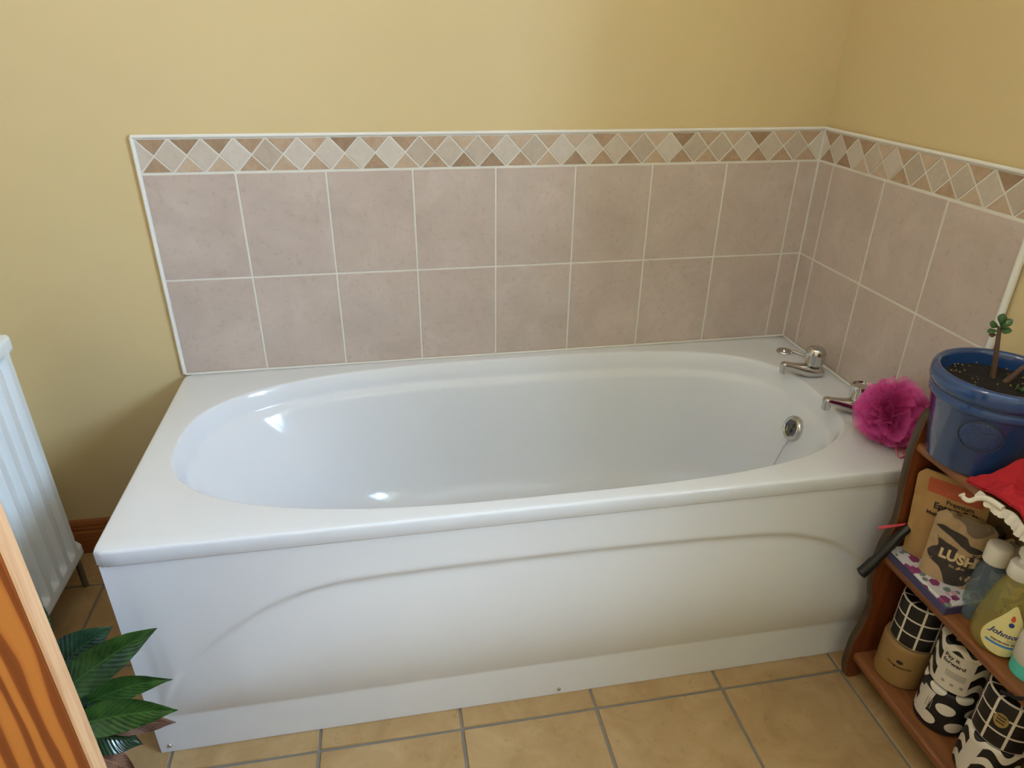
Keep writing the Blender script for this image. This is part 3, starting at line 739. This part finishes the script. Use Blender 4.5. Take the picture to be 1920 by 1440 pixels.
for zt, x0, th_ in ((SB, -.163, .022), (SM, -.168, .020), (ST, -.176, .020)):
    ya, yb = UY1+.0182, UY0-.0182; rr = []
    pr = [(x0+.006, zt-th_), (x0+.0015, zt-th_+.002), (x0, zt-th_+.006), (x0, zt-.006), (x0+.0015, zt-.002), (x0+.006, zt), (-.017, zt), (-.017, zt-th_)]
    MB().loft([[(x, ya, z) for x, z in pr], [(x, yb, z) for x, z in pr]], True, True).build('shelf', 'pine_y', unit, angle=50)

# ------------------------------------------------------------------ blue pot with jade cuttings
QX, QY, QZ = -.115, -.829, ST+.0005
pot = thing('flower_pot', 'blue glazed flower pot with an oval emblem on the top shelf', 'flower pot', (QX, QY, QZ))
H = .178
def pot_r(z): return interp(z, [0, .006, .122, .135], [.074, .078, .0970, .099])
MB().lathe([(.070, 0), (.074, .0005), (.078, .006), (.0970, .122), (.0985, .124), (.1025, .127), (.1035, .132), (.1030, .139), (.1010, .143), (.1025, .146), (.1065, .149), (.1085, .155), (.1085, .168), (.1055, .1755), (.101, .178), (.096, .1765), (.0935, .170), (.0915, .140), (.01, .138)], 64, (QX, QY, QZ)).build('body', 'blue', pot, angle=60)
for z in (.1435,): MB().lathe([(.1010, z-.0012), (.1018, z), (.1010, z+.0012)], 64, (QX, QY, QZ), cap0=False, cap1=False).build('groove', 'blue_dark', pot)
TH0 = math.radians(222)
def on_pot(a, b, d): z = .088+b; th_ = TH0+a/pot_r(z); r_ = pot_r(z)+d; return (QX+r_*math.cos(th_), QY+r_*math.sin(th_), QZ+z)
em = MB().grid(28, 10, lambda u, v: on_pot(0.033*v*math.cos(2*PI*u), .0295*v*math.sin(2*PI*u), .0022*(1-v**6)), None); em.uv = None
eo = em.build('emblem', 'emblem', pot, angle=80)
m = MB(); rr = []
for k in range(49):
    t = 2*PI*k/48; rr.append(on_pot(.034*math.cos(t), .0305*math.sin(t), .0004))
m.tube(rr, .0011, 6); m.build('emblem_outline', 'blue_dark', eo)
SOZ = QZ+.149
m = MB(); m.lathe([(.0915, 0), (.085, .003), (.06, .004), (.03, .006), (.001, .006)], 40, (QX, QY, SOZ)); 
m.v = [(x, y, z+.004*mnoise.noise((x*60, y*60, 0))) for x, y, z in m.v]; soil = m.build('soil', 'soil', pot, angle=80)
m = MB(); rnd = random.Random(5)
for k in range(60):
    a, r_ = rnd.uniform(0, 6.28), .085*math.sqrt(rnd.random()); m.ball((QX+r_*math.cos(a), QY+r_*math.sin(a), SOZ+.007), rnd.uniform(.0005, .0016), 6, 4)
fo = m.build('grit', 'fleck', soil); fo['kind'] = 'stuff'
def obleaf(mb, base, d, L, wd, up=(0, 0, 1)):
    d = Vector(d).normalized(); s_ = d.cross(Vector(up)).normalized(); n = s_.cross(d); b = Vector(base); rings = []
    for k in range(9):
        v = k/8; w_ = wd*.5*max(.08, math.sin(PI*min(1, v**1.5))**.7 if v < 1 else .08); t_ = .0022*max(.3, math.sin(PI*v))
        c = b+d*L*v+n*.003*v*v
        rings.append([tuple(c+s_*w_*math.cos(a)+n*t_*math.sin(a)) for a in [2*PI*j/10 for j in range(10)]])
    mb.loft(rings, True, True); return mb
jd = thing('jade_cutting', 'upright jade plant cutting with a bare brown stem in the blue pot', 'plant', (-.108, -.806, SOZ+.006), 'jade cuttings in the blue pot')
s_pts = spline([(-.108, -.806, SOZ+.003), (-.110, -.803, SOZ+.03), (-.111, -.798, SOZ+.055), (-.108, -.789, SOZ+.078), (-.107, -.784, SOZ+.092)], 20)
MB().tube(s_pts, [.0048-.0018*k/20 for k in range(21)], 9).build('stem', 'bark', jd)
tp = s_pts[-1]
for d, L, wd, mt, dz in (((.1, .2, 1), .021, .014, 'jade', .004), ((1, -.35, .75), .021, .014, 'jade', .002), ((-1, .2, .38), .023, .013, 'jade', .0), ((.9, -.4, -.05), .020, .012, 'jade', -.004), ((-.95, .3, -.25), .019, .011, 'jade', -.006), ((.3, -.7, .1), .020, .013, 'jade', -.004), ((-.7, .3, -.15), .013, .009, 'jade_red', -.014), ((.0, -.9, .5), .017, .012, 'jade', .002)):
    obleaf(MB(), tp+Vector((0, 0, dz)), d, L, wd, (-.55, -.6, .55)).build('leaf', mt, jd, angle=80)
j2 = thing('jade_cutting', 'low jade plant cutting with a leaning cut stem and leaves near the soil', 'plant', (-.095, -.83, SOZ+.006), 'jade cuttings in the blue pot')
MB().tube(spline([(-.100, -.825, SOZ+.003), (-.088, -.826, SOZ+.018), (-.074, -.828, SOZ+.034), (-.066, -.833, SOZ+.03)], 12), [.0055, .0052, .005, .005, .0048, .0046, .0045, .0045, .0047, .005, .005, .0046, .004], 9).build('stem', 'bark', j2)
for b, d, L, wd, mt in (((-.060, -.845, SOZ+.012), (-.5, -.5, .25), .020, .016, 'jade'), ((-.058, -.85, SOZ+.014), (.6, -.2, .5), .022, .016, 'jade_light'), ((-.055, -.85, SOZ+.012), (.3, -.8, .3), .022, .016, 'jade'), ((-.056, -.848, SOZ+.014), (.1, .1, 1), .018, .014, 'jade_light'), ((-.105, -.853, SOZ+.008), (-.2, -.5, .5), .012, .010, 'jade_light'), ((-.100, -.858, SOZ+.008), (.7, -.3, .4), .016, .009, 'jade_light'), ((-.104, -.856, SOZ+.007), (.3, -.8, .2), .012, .008, 'jade')):
    obleaf(MB(), b, d, L, wd, (-.5, -.5, .7)).build('leaf', mt, j2, angle=80)

# ------------------------------------------------------------------ red cloth with lace
cl = thing('red_cloth', 'crumpled red cloth with white lace trim on the top shelf', 'cloth', (-.11, -1.0, ST))
def cloth(u, v):
    y = lerp(-.892, -1.14, u); x = lerp(-.181, -.03, v)
    env = min(1, .35+u*3)
    x = lerp(-.181, lerp(-.164, -.03, min(1, u/.35)**1.5), v)
    e2 = math.sin(PI*min(1, max(0, v*.97+.03)))**.38
    n = max(0, mnoise.noise((x*34, y*30, 1.7))*.8+mnoise.noise((x*75, y*60, 4.1))*.45+.5)
    ridge = .014*math.exp(-((v-.33-.2*math.sin(u*7))/.10)**2)+.012*math.exp(-((v-.72+.15*math.sin(u*5))/.12)**2)
    z = ST+.0015+e2*env*(.012+.034*n+1.9*ridge)*min(1, .6+u*2.2)
    return (x, y, z)
m = MB().grid(90, 60, cloth); m.uv = None
n0 = len(m.v); m.v += [(x, y, max(ST+.0005, z-.004) if x > -.176 else z-.004) for x, y, z in m.v[:n0]]; m.f += [tuple(reversed([i+n0 for i in f])) for f in m.f[:]]
m.build('jersey', 'red', cl, angle=180)
def lace(u, v):
    y = lerp(-.925, -1.12, u); fr = .0018*math.sin(u*60)+.0014*math.sin(u*97+1); w_ = (.008+.011*min(1, max(0, (u-.12)*4)))
    x0 = -.1835-.004*math.sin(u*14); z0 = ST+.004+.002*math.sin(u*23)
    sc_ = .0022*abs(math.sin(u*75))
    return (x0-.006*v-fr*v, y, z0-(w_+sc_)*v**1.2)
m = MB().grid(140, 8, lace); m.uv = None; n0 = len(m.v); m.v += [(x+.0014, y, z) for x, y, z in m.v[:n0]]; m.f += [tuple(reversed([i+n0 for i in f])) for f in m.f[:]]
m.build('lace_trim', 'lace', cl, angle=180)
MB().tube(spline([(-.214, -.921, ST-.002), (-.211, -.927, ST-.008), (-.206, -.934, ST-.008), (-.198, -.940, ST+.001), (-.190, -.950, ST+.005), (-.184, -.975, ST+.004)], 24), [.0045, .0058, .0045, .0036]+[.0042]*10+[.005]*11, 8).build('lace_end', 'lace', cl)

# ------------------------------------------------------------------ things on the middle shelf
bx = thing('gift_box', 'flat navy box with floral lid at the front of the middle shelf', 'box', (-.123, -.852, SM))
MB().box(-.171, -.078, -.937, -.772, SM+.0004, SM+.019, .0015).build('tray', 'navy', bx)
MB().box(-.1715, -.0775, -.9375, -.7715, SM+.0192, SM+.027, .002).build('lid', 'floral', bx)
BZ = SM+.0275
CD = Vector((-.77, -.64, 0)).normalized(); CW = Vector((-CD.y, CD.x, 0)); CW = CW if CW.x > 0 else -CW    # towards camera, image right
def bag(name, label, bl, w_, h, depth, mat, lean=.12, pinch=.5, seed=1, top_in=.0, dirw=None, skew=0.0):
    t = thing(name, label, 'paper bag', bl)
    wv = (dirw or CW).normalized(); nv2 = Vector((wv.y, -wv.x, 0)); nv2 = nv2 if nv2.dot(CD) > 0 else -nv2
    upv = (Vector((0, 0, 1))-nv2*lean).normalized(); B = Vector(bl)
    def front(u, v, side):
        bulge = depth*.5*(math.sin(PI*u)**.6)*(1-pinch*v**1.5); wob = .0045*mnoise.noise((u*3.5, v*4.5, seed))+.0024*mnoise.noise((u*9, v*10, seed+3))
        uu = .5+(u-.5)*(1-top_in*v); return B+wv*(w_*uu+skew*v-.012*max(0, v-.93)/.07*(1-2*u)*-1)+upv*h*v+nv2*(side*bulge+wob*(1 if side > 0 else 1))
    m = MB().grid(30, 36, lambda u, v: front(u, v, 1), lambda u, v: (u*w_*10, v*h*10)); m.grid(30, 36, lambda u, v: front(1-u, v, -1), lambda u, v: ((1-u)*w_*10+2, v*h*10))
    m.f.append(tuple([k for k in range(31)]+[31*37+k for k in range(31)])[::-1])
    m.build('paper_body', mat, t, angle=50)
    return t, (lambda a, b, d=.0006: front(a/w_, b/h, 1)+nv2*d)
# kraft bag
kb, kf = bag('kraft_bag', 'tall brown kraft paper bag of epsom salt standing by the shelf side', (-.1475, -.782, BZ), .125, .200, .024, 'kraft', lean=-.04, seed=2, pinch=.75, top_in=.0, skew=-.017)
m = MB().grid(16, 6, lambda u, v: kf(lerp(.021, .115, u), lerp(.156, .188, v), .0007)); m.uv = None; m.build('red_print', 'redprint', kb)
text_mb('Premium', .013, lambda x, y: kf(.080+x, .146+y), bold=.0003).build('lettering', 'ink', kb)
text_mb('Epsom Salt', .018, lambda x, y: kf(.074+x*.92, .132+y), bold=.0006).build('lettering', 'ink', kb)
text_mb('Magnesium', .010, lambda x, y: kf(.050+x, .114+y), bold=.0004).build('lettering', 'ink', kb)
# camouflage bag
lb, lf = bag('lush_bag', 'camouflage paper bag with LUSH lettering on the floral box', (-.1545, -.838, BZ), .098, .140, .030, 'camo_tan', lean=.10, seed=5, pinch=.6, top_in=-.04)
def patch(pts, mat, name='print_patch', d=.0005):
    """smooth closed outline in bag coordinates, filled as a small fan grid"""
    c = Vector((sum(p[0] for p in pts)/len(pts), sum(p[1] for p in pts)/len(pts), 0)); ring = spline([(a, b, 0) for a, b in pts]+[(pts[0][0], pts[0][1], 0)], 48)
    def fn(u, v):
        p = c+(ring[int(round(u*48)) % 48]-c)*v; return lf(min(.0975, max(.0005, p.x)), min(.1395, max(.0005, p.y*1.0+.010*min(1, p.y/.03))), d)
    mm = MB().grid(48, 6, fn); mm.uv = None; return mm.build(name, mat, lb, angle=80)
patch([(.001, .138), (.02, .126), (.045, .118), (.055, .104), (.07, .100), (.085, .112), (.096, .128), (.095, .1395), (.05, .1395)], 'camo_grey')
patch([(.004, .098), (.016, .104), (.035, .098), (.055, .096), (.065, .083), (.080, .080), (.088, .074), (.078, .068), (.06, .070), (.045, .078), (.03, .086), (.014, .094)], 'camo_dark')
patch([(.012, .080), (.03, .072), (.05, .066), (.07, .066), (.097, .064), (.0975, .03), (.085, .020), (.075, .004), (.05, .0), (.04, .012), (.03, .022), (.012, .028), (.004, .04), (.010, .052), (.018, .062)], 'camo_dark')
patch([(.052, .074), (.064, .070), (.075, .063), (.062, .058), (.055, .050), (.050, .058)], 'camo_tan', d=.0008)
text_mb('LUSH', .027, lambda x, y: lf(.054+x*.95, .058+y, .0014), bold=.0012).build('lettering', 'tan_ink', lb)
text_mb('Est. 1995', .007, lambda x, y: lf(.058+x, .040+y, .0012)).build('lettering', 'tan_ink', lb)
gd = Vector((.35, -.94, 0)).normalized(); g0 = lf(.0965, .0, 0)+CD*-.01
def gus(u, v): return lf(.0970, .14*v, .0)+Vector((.022*u*(1-.3*v), -.003*u, -.012*u))+CD*(-.020*u-.004*math.sin(PI*u))
m = MB().grid(8, 24, gus); n0 = len(m.v); m.v += [tuple(Vector(p)-CD*.001) for p in m.v[:n0]]; m.f += [tuple(reversed([i+n0 for i in f])) for f in m.f[:]]; m.uv = None
m.build('gusset', 'black', lb, angle=80)
text_mb('LUSH', .019, lambda x, y: tuple(Vector(gus(.5-y/.024, .62-x/.14*-1 if False else .55-x/.14))+CD*.0012), bold=.0004).build('gusset_lettering', 'cap', lb)
# second camouflage bag, further along
cb, cf = bag('camouflage_bag', 'crumpled camouflage paper bag behind the bottles on the middle shelf', (-.070, -.910, SM+.0006), .125, .155, .028, 'camo', lean=.02, seed=9, pinch=.5, dirw=Vector((.28, -.96, 0)))
# black handle and pink stick poking out past the side panel
hb = thing('hairbrush', 'black handle poking out over the front of the middle shelf', 'brush', (-.234, -.787, .345))
MB().tube(spline([(-.236, -.7865, .347), (-.228, -.7865, .354), (-.208, -.786, .379), (-.186, -.785, .410), (-.166, -.783, .436), (-.140, -.781, .462)], 24), [.0045, .0095, .0118, .0118]+[.0112]*6+[.0098]*8+[.0088]*7, 14).build('handle', 'black', hb)
MB().lathe([(.006, 0), (.013, .003), (.0135, .02), (.006, .03)], 14, (-.132, -.7815, .462)).build('head', 'black', hb)
ps = thing('pink_stick', 'thin pink plastic stick poking out beside the kraft bag', 'stick', (-.212, -.7745, .454))
MB().tube([(-.2125, -.7745, .4535), (-.2105, -.7745, .454), (-.15, -.7745, .4555), (-.11, -.7735, .456)], [.0022, .0030, .0026, .0024], 10).build('stick', 'pinkstick', ps)
# small clear bottle with white cap
def small_bottle(c):
    t = thing('toiletry_bottle', 'small clear plastic bottle with white cap on the middle shelf', 'bottle', c)
    MB().lathe([(.018, .0006), (.0235, .003), (.0255, .010), (.026, .03), (.026, .07), (.025, .095), (.0225, .112), (.0155, .122), (.0125, .126), (.0125, .132)], 36, c).build('bottle_body', 'clearblue', t, angle=50)
    MB().lathe([(.016, .002), (.0215, .004), (.0238, .011), (.0243, .05), (.001, .0501)], 32, c).build('liquid', 'clearliquid', t, angle=50)
    MB().lathe([(.0261, .034), (.0263, .036), (.0263, .058), (.0261, .060)], 36, c, cap0=False, cap1=False).build('clear_label', 'clearliquid', t)
    MB().lathe([(.0205, .130), (.0215, .132), (.0215, .160), (.020, .165), (.014, .168), (.001, .1685)], 32, c).build('cap', 'cap', t, angle=50)
small_bottle((-.112, -.943, SM))
# yellow baby wash bottle
JC = (-.133, -1.008, SM)
jb = thing('baby_wash_bottle', 'yellow teardrop bottle with white cap and cream label on the middle shelf', 'bottle', JC)
JP = [(.032, .0006), (.038, .003), (.0415, .010), (.043, .027), (.0415, .055), (.036, .09), (.028, .122), (.021, .142), (.0165, .150), (.0145, .154), (.0145, .162)]
MB().lathe(JP, 44, JC, .74, 1.0).build('bottle_body', 'yellowclear', jb, angle=50)
MB().lathe([(.030, .002), (.0365, .004), (.0397, .011), (.041, .027), (.0402, .044), (.001, .0441)], 40, JC, .74, 1.0).build('liquid', 'yellowliquid', jb, angle=50)
cp = MB().lathe([(.0195, .156), (.021, .158), (.021, .178), (.019, .183), (.010, .185), (.009, .196), (.001, .197)], 32, JC).build('cap', 'cap', jb, angle=50)
MB().loft([[(JC[0]+a*ex*.9-.001, JC[1]+b*ey, SM+z) for a, b in [(math.cos(2*PI*k/20), math.sin(2*PI*k/20)) for k in range(20)]] for z, ex, ey in ((.194, .010, .012), (.198, .013, .016), (.208, .013, .016), (.213, .010, .013))], True, True).build('pump_head', 'cap', cp, angle=50)
def jr(z): return interp(z, [p[1] for p in JP], [p[0] for p in JP])
JT = math.radians(236)
def on_j(a, b, d=.0007):
    z = .060+b*1.1; r_ = jr(z); th_ = JT+a*1.1/.036; return Vector((JC[0]+(r_*.74+d)*math.cos(th_), JC[1]+(r_+d)*math.sin(th_), SM+z))
lab = [(0, -.047), (.018, -.043), (.029, -.032), (.032, -.018), (.028, .0), (.020, .018), (.011, .035), (.003, .047), (-.003, .047), (-.011, .035), (-.020, .018), (-.028, .0), (-.032, -.018), (-.029, -.032), (-.018, -.043)]
lr = spline([(a, b, 0) for a, b in lab]+[(0, -.047, 0)], 60)
m = MB().grid(60, 10, lambda u, v: on_j(lr[int(round(u*60)) % 60].x*v, (lr[int(round(u*60)) % 60].y+.004)*v-.004)); m.uv = None
lo = m.build('label', 'label', jb, angle=80)
text_mb("Johnson's", .0135, lambda x, y: on_j(x*.92, -.004+y, .0013), shear=.35, bold=.0003).build('lettering', 'blue_ink', lo)
text_mb('baby', .0062, lambda x, y: on_j(.006+x, -.0125+y, .0013), shear=.2).build('lettering', 'grey_ink', lo)
text_mb('top-to-toe wash', .0056, lambda x, y: on_j(x, -.0185+y, .0013), bold=.0002).build('lettering', 'purple_ink', lo)
m = MB().grid(20, 3, lambda u, v: on_j(lerp(-.024, .016, u), lerp(-.0275, -.0235, v), .0012)); m.uv = None; m.build('blue_bar', 'sky_ink', lo)
m = MB().grid(20, 3, lambda u, v: on_j(.0042*v*math.cos(2*PI*u), .016+.0042*v*math.sin(2*PI*u), .0012)); m.uv = None; m.build('round_badge', 'blue_ink', lo)
m = MB().grid(20, 3, lambda u, v: on_j(.0036*v*math.cos(2*PI*u)*(1-.5*max(0, math.sin(2*PI*u))), .0275+.0058*v*math.sin(2*PI*u), .0012)); m.uv = None; m.build('droplet', 'red_ink', lo)
# turquoise and white pot, black pouch
TC = (-.120, -1.078, SM)
tj = thing('cosmetic_tub', 'frosted white bottle with turquoise base at the shelf front', 'bottle', TC)
MB().lathe([(.026, .0006), (.0305, .003), (.0315, .03)], 32, TC).build('base', 'teal', tj)
MB().lathe([(.0318, .0302), (.033, .032), (.0335, .07), (.031, .088), (.024, .096), (.001, .098)], 32, TC).build('upper', 'frost', tj)
bp_ = thing('black_pouch', 'black fabric pouch with cord drooping over the middle shelf edge', 'pouch', (-.145, -1.155, SM))
m = MB().ball((-.142, -1.141, SM+.0205), .020, 24, 14, 1.25, 1.40, 1.0); m.v = [(x+.004*mnoise.noise((x*50, y*50, z*50)), y+.004*mnoise.noise((x*50, y*50, z*50+5)), max(SM+.0006, z)) for x, y, z in m.v]
m.build('pouch_body', 'blackcloth', bp_, angle=180)
MB().tube(spline([(-.155, -1.130, SM+.012), (-.164, -1.124, SM+.005), (-.173, -1.118, SM-.002), (-.174, -1.109, SM-.010), (-.172, -1.100, SM-.014), (-.173, -1.093, SM-.021), (-.174, -1.086, SM-.022)], 24), .0032, 8).build('cord', 'blackcloth', bp_)

# ------------------------------------------------------------------ wrapped toilet rolls on the bottom shelf, in three stacks of two
RH = .110
def roll(label, c, mat, rad_=.0505, rot=0.0, tilt=(0, 0), h=RH):
    t = thing('toilet_roll', label, 'toilet roll', c, 'wrapped toilet rolls on the bottom shelf'); t.rotation_euler = (tilt[0], tilt[1], rot)
    m = MB(); prof = [(.012, .012), (.019, .0035), (.034, .0012), (rad_-.004, .0006), (rad_-.0012, .003), (rad_, .008), (rad_, h-.008), (rad_-.0012, h-.003), (rad_-.004, h-.0006), (.034, h-.0014), (.019, h-.004), (.012, h-.014)]
    zs = [p[1] for p in prof]; n = 56
    def fn(u, v):
        i = int(round(v*(len(prof)-1))); r_, z = prof[i]; w_ = .0005*mnoise.noise((math.cos(2*PI*u)*4, math.sin(2*PI*u)*4, z*40+c[1]*9)); a = 2*PI*u; return ((r_+w_)*math.cos(a), (r_+w_)*math.sin(a), z)
    acc = [0.0]
    for i in range(1, len(prof)): acc.append(acc[-1]+math.hypot(prof[i][0]-prof[i-1][0], prof[i][1]-prof[i-1][1]))
    m.grid(n, len(prof)-1, fn, lambda u, v: (u, (acc[int(round(v*(len(prof)-1)))]-acc[5])/h))
    o = m.build('wrapper', mat, t, shift=False, angle=50)
    o.location = (0, 0, 0); o.parent = t
    m = MB().lathe([(.0122, .010), (.0122, h-.012)], 20, cap0=True, cap1=True); c2 = m.build('core', 'kraft_wrap', t, shift=False); c2.location = (0, 0, 0)
    def on(a, b, d=.0006): th_ = a/rad_; return ((rad_+d)*math.cos(th_), (rad_+d)*math.sin(th_), h/2+b)
    return t, on
def rpart(t, mb, name, mat, par=None):
    o = mb.build(name, mat, shift=False, angle=80); o.parent = par or t; o.location = (0, 0, 0); return o
FA = math.radians(217)      # direction of the camera as seen from the stacks
S1, S2, S3 = (-.098, -.829), (-.089, -.944), (-.092, -1.060)
t, on = roll('toilet roll in plain brown kraft wrapper, under a black grid-patterned roll', (*S1, SB+.0004), 'kraft_wrap', .0515, FA)
rpart(t, text_mb('whogivesacrap', .0085, lambda x, y: on(x, .004+y-.0+(x*x)*6), bold=.0002), 'lettering', 'ink')
m = MB().grid(16, 3, lambda u, v: on(.007*v*math.cos(2*PI*u), .017+.005*v*math.sin(2*PI*u))); m.uv = None; rpart(t, m, 'stamp', 'ink')
roll('toilet roll in black wrapper with white grid lines, on the kraft-wrapped roll', (S1[0]+.003, S1[1]-.004, SB+RH+.002), 'grid', .0485, FA+.15)
t, on = roll('toilet roll in black wrapper with white polka dots, bottom of the middle stack', (*S2, SB+.0004), 'dots', .0505, FA+.1)
m = MB().grid(8, 6, lambda u, v: on(lerp(-.064, -.036, u)+.012*v, lerp(-.038, .040, v), .0008)); m.uv = None; lo = rpart(t, m, 'paper_label', 'white_paper')
for k in range(3):
    m = MB().grid(2, 6, lambda u, v, k=k: on(-.036+.005*k+.0016*u, lerp(-.004, .022, v), .0014)); m.uv = None; rpart(t, m, 'label_print', 'grey_ink', lo)
t, on = roll('toilet roll with black and white waves and a white label, on the polka-dot roll', (S2[0]+.002, S2[1]+.002, SB+RH+.002), 'waves', .050, FA+.05)
m = MB().grid(10, 6, lambda u, v: on(lerp(-.038, .022, u), lerp(-.050, .040, v), .0008)); m.uv = None; lo = rpart(t, m, 'paper_label', 'white_paper')
rpart(t, text_mb('Pay it', .0125, lambda x, y: on(-.033+x, .028+y, .0014), align='LEFT', bold=.0003), 'lettering', 'ink', lo)
rpart(t, text_mb('forward', .0125, lambda x, y: on(-.033+x, .0155+y, .0014), align='LEFT', bold=.0003), 'lettering', 'ink', lo)
m = MB()
for k in range(4): m.grid(6, 1, lambda u, v, k=k: on(lerp(-.022, .014, u), -.004-.004*k+.0018*v, .0013))
m.uv = None; rpart(t, m, 'label_print', 'grey_ink', lo)
for k in range(3):
    m = MB().grid(12, 2, lambda u, v, k=k: on(-.020+.016*k+.0035*v*math.cos(2*PI*u), -.032+.0035*v*math.sin(2*PI*u), .0013)); m.uv = None; rpart(t, m, 'label_icon', 'grey_ink', lo)
t, on = roll('toilet roll with black and white waves, bottom of the nearest stack', (*S3, SB+.0004), 'waves', .0505, FA+.2)
m = MB().grid(8, 6, lambda u, v: on(lerp(-.060, -.034, u)+.010*v, lerp(-.038, .040, v), .0008)); m.uv = None; rpart(t, m, 'paper_label', 'white_paper')
t, on = roll('toilet roll in black grid-patterned wrapper with a gold sticker, top of the nearest stack', (S3[0]+.002, S3[1]-.002, SB+RH+.002), 'grid', .0505, FA+.1)
m = MB().grid(24, 4, lambda u, v: on(-.017+.012*v*math.cos(2*PI*u), .012+.016*v*math.sin(2*PI*u), .0008)); m.uv = None; st_ = rpart(t, m, 'gold_sticker', 'gold')
for k in range(3):
    m = MB().grid(4, 2, lambda u, v, k=k: on(lerp(-.024, -.010, u), .019-.007*k+.003*v, .0013)); m.uv = None; rpart(t, m, 'sticker_print', 'ink', st_)

# ------------------------------------------------------------------ ceiling light (outside the frame)
LX, LY = -1.35, -1.30
fx = thing('ceiling_light', 'white bar ceiling light with three spots above the bath', 'ceiling light', (LX, LY, ZC))
MB().box(LX-.27, LX+.27, LY-.03, LY+.03, ZC-.025, ZC-.001, .004).build('ceiling_plate', 'white', fx)
for k in range(3):
    p = Vector((LX+.20*(k-1), LY, ZC-.10))
    MB().tube([(p.x, p.y, ZC-.024), (p.x, p.y, ZC-.07)], .008, 10).build('arm', 'chrome', fx)
    MB().lathe([(.012, .035), (.022, .03), (.032, .0), (.036, -.02), (.034, -.02), (.028, .005)], 24, tuple(p), cap1=False).build('spot_shade', 'white', fx)
    ld = bpy.data.lights.new('bulb_light', 'POINT'); ld.energy = LAMP_W; ld.color = LAMP_COL; ld.shadow_soft_size = .018
    lo_ = bpy.data.objects.new('bulb_light', ld); COL.objects.link(lo_); lo_.location = p+Vector((0, 0, -.045))
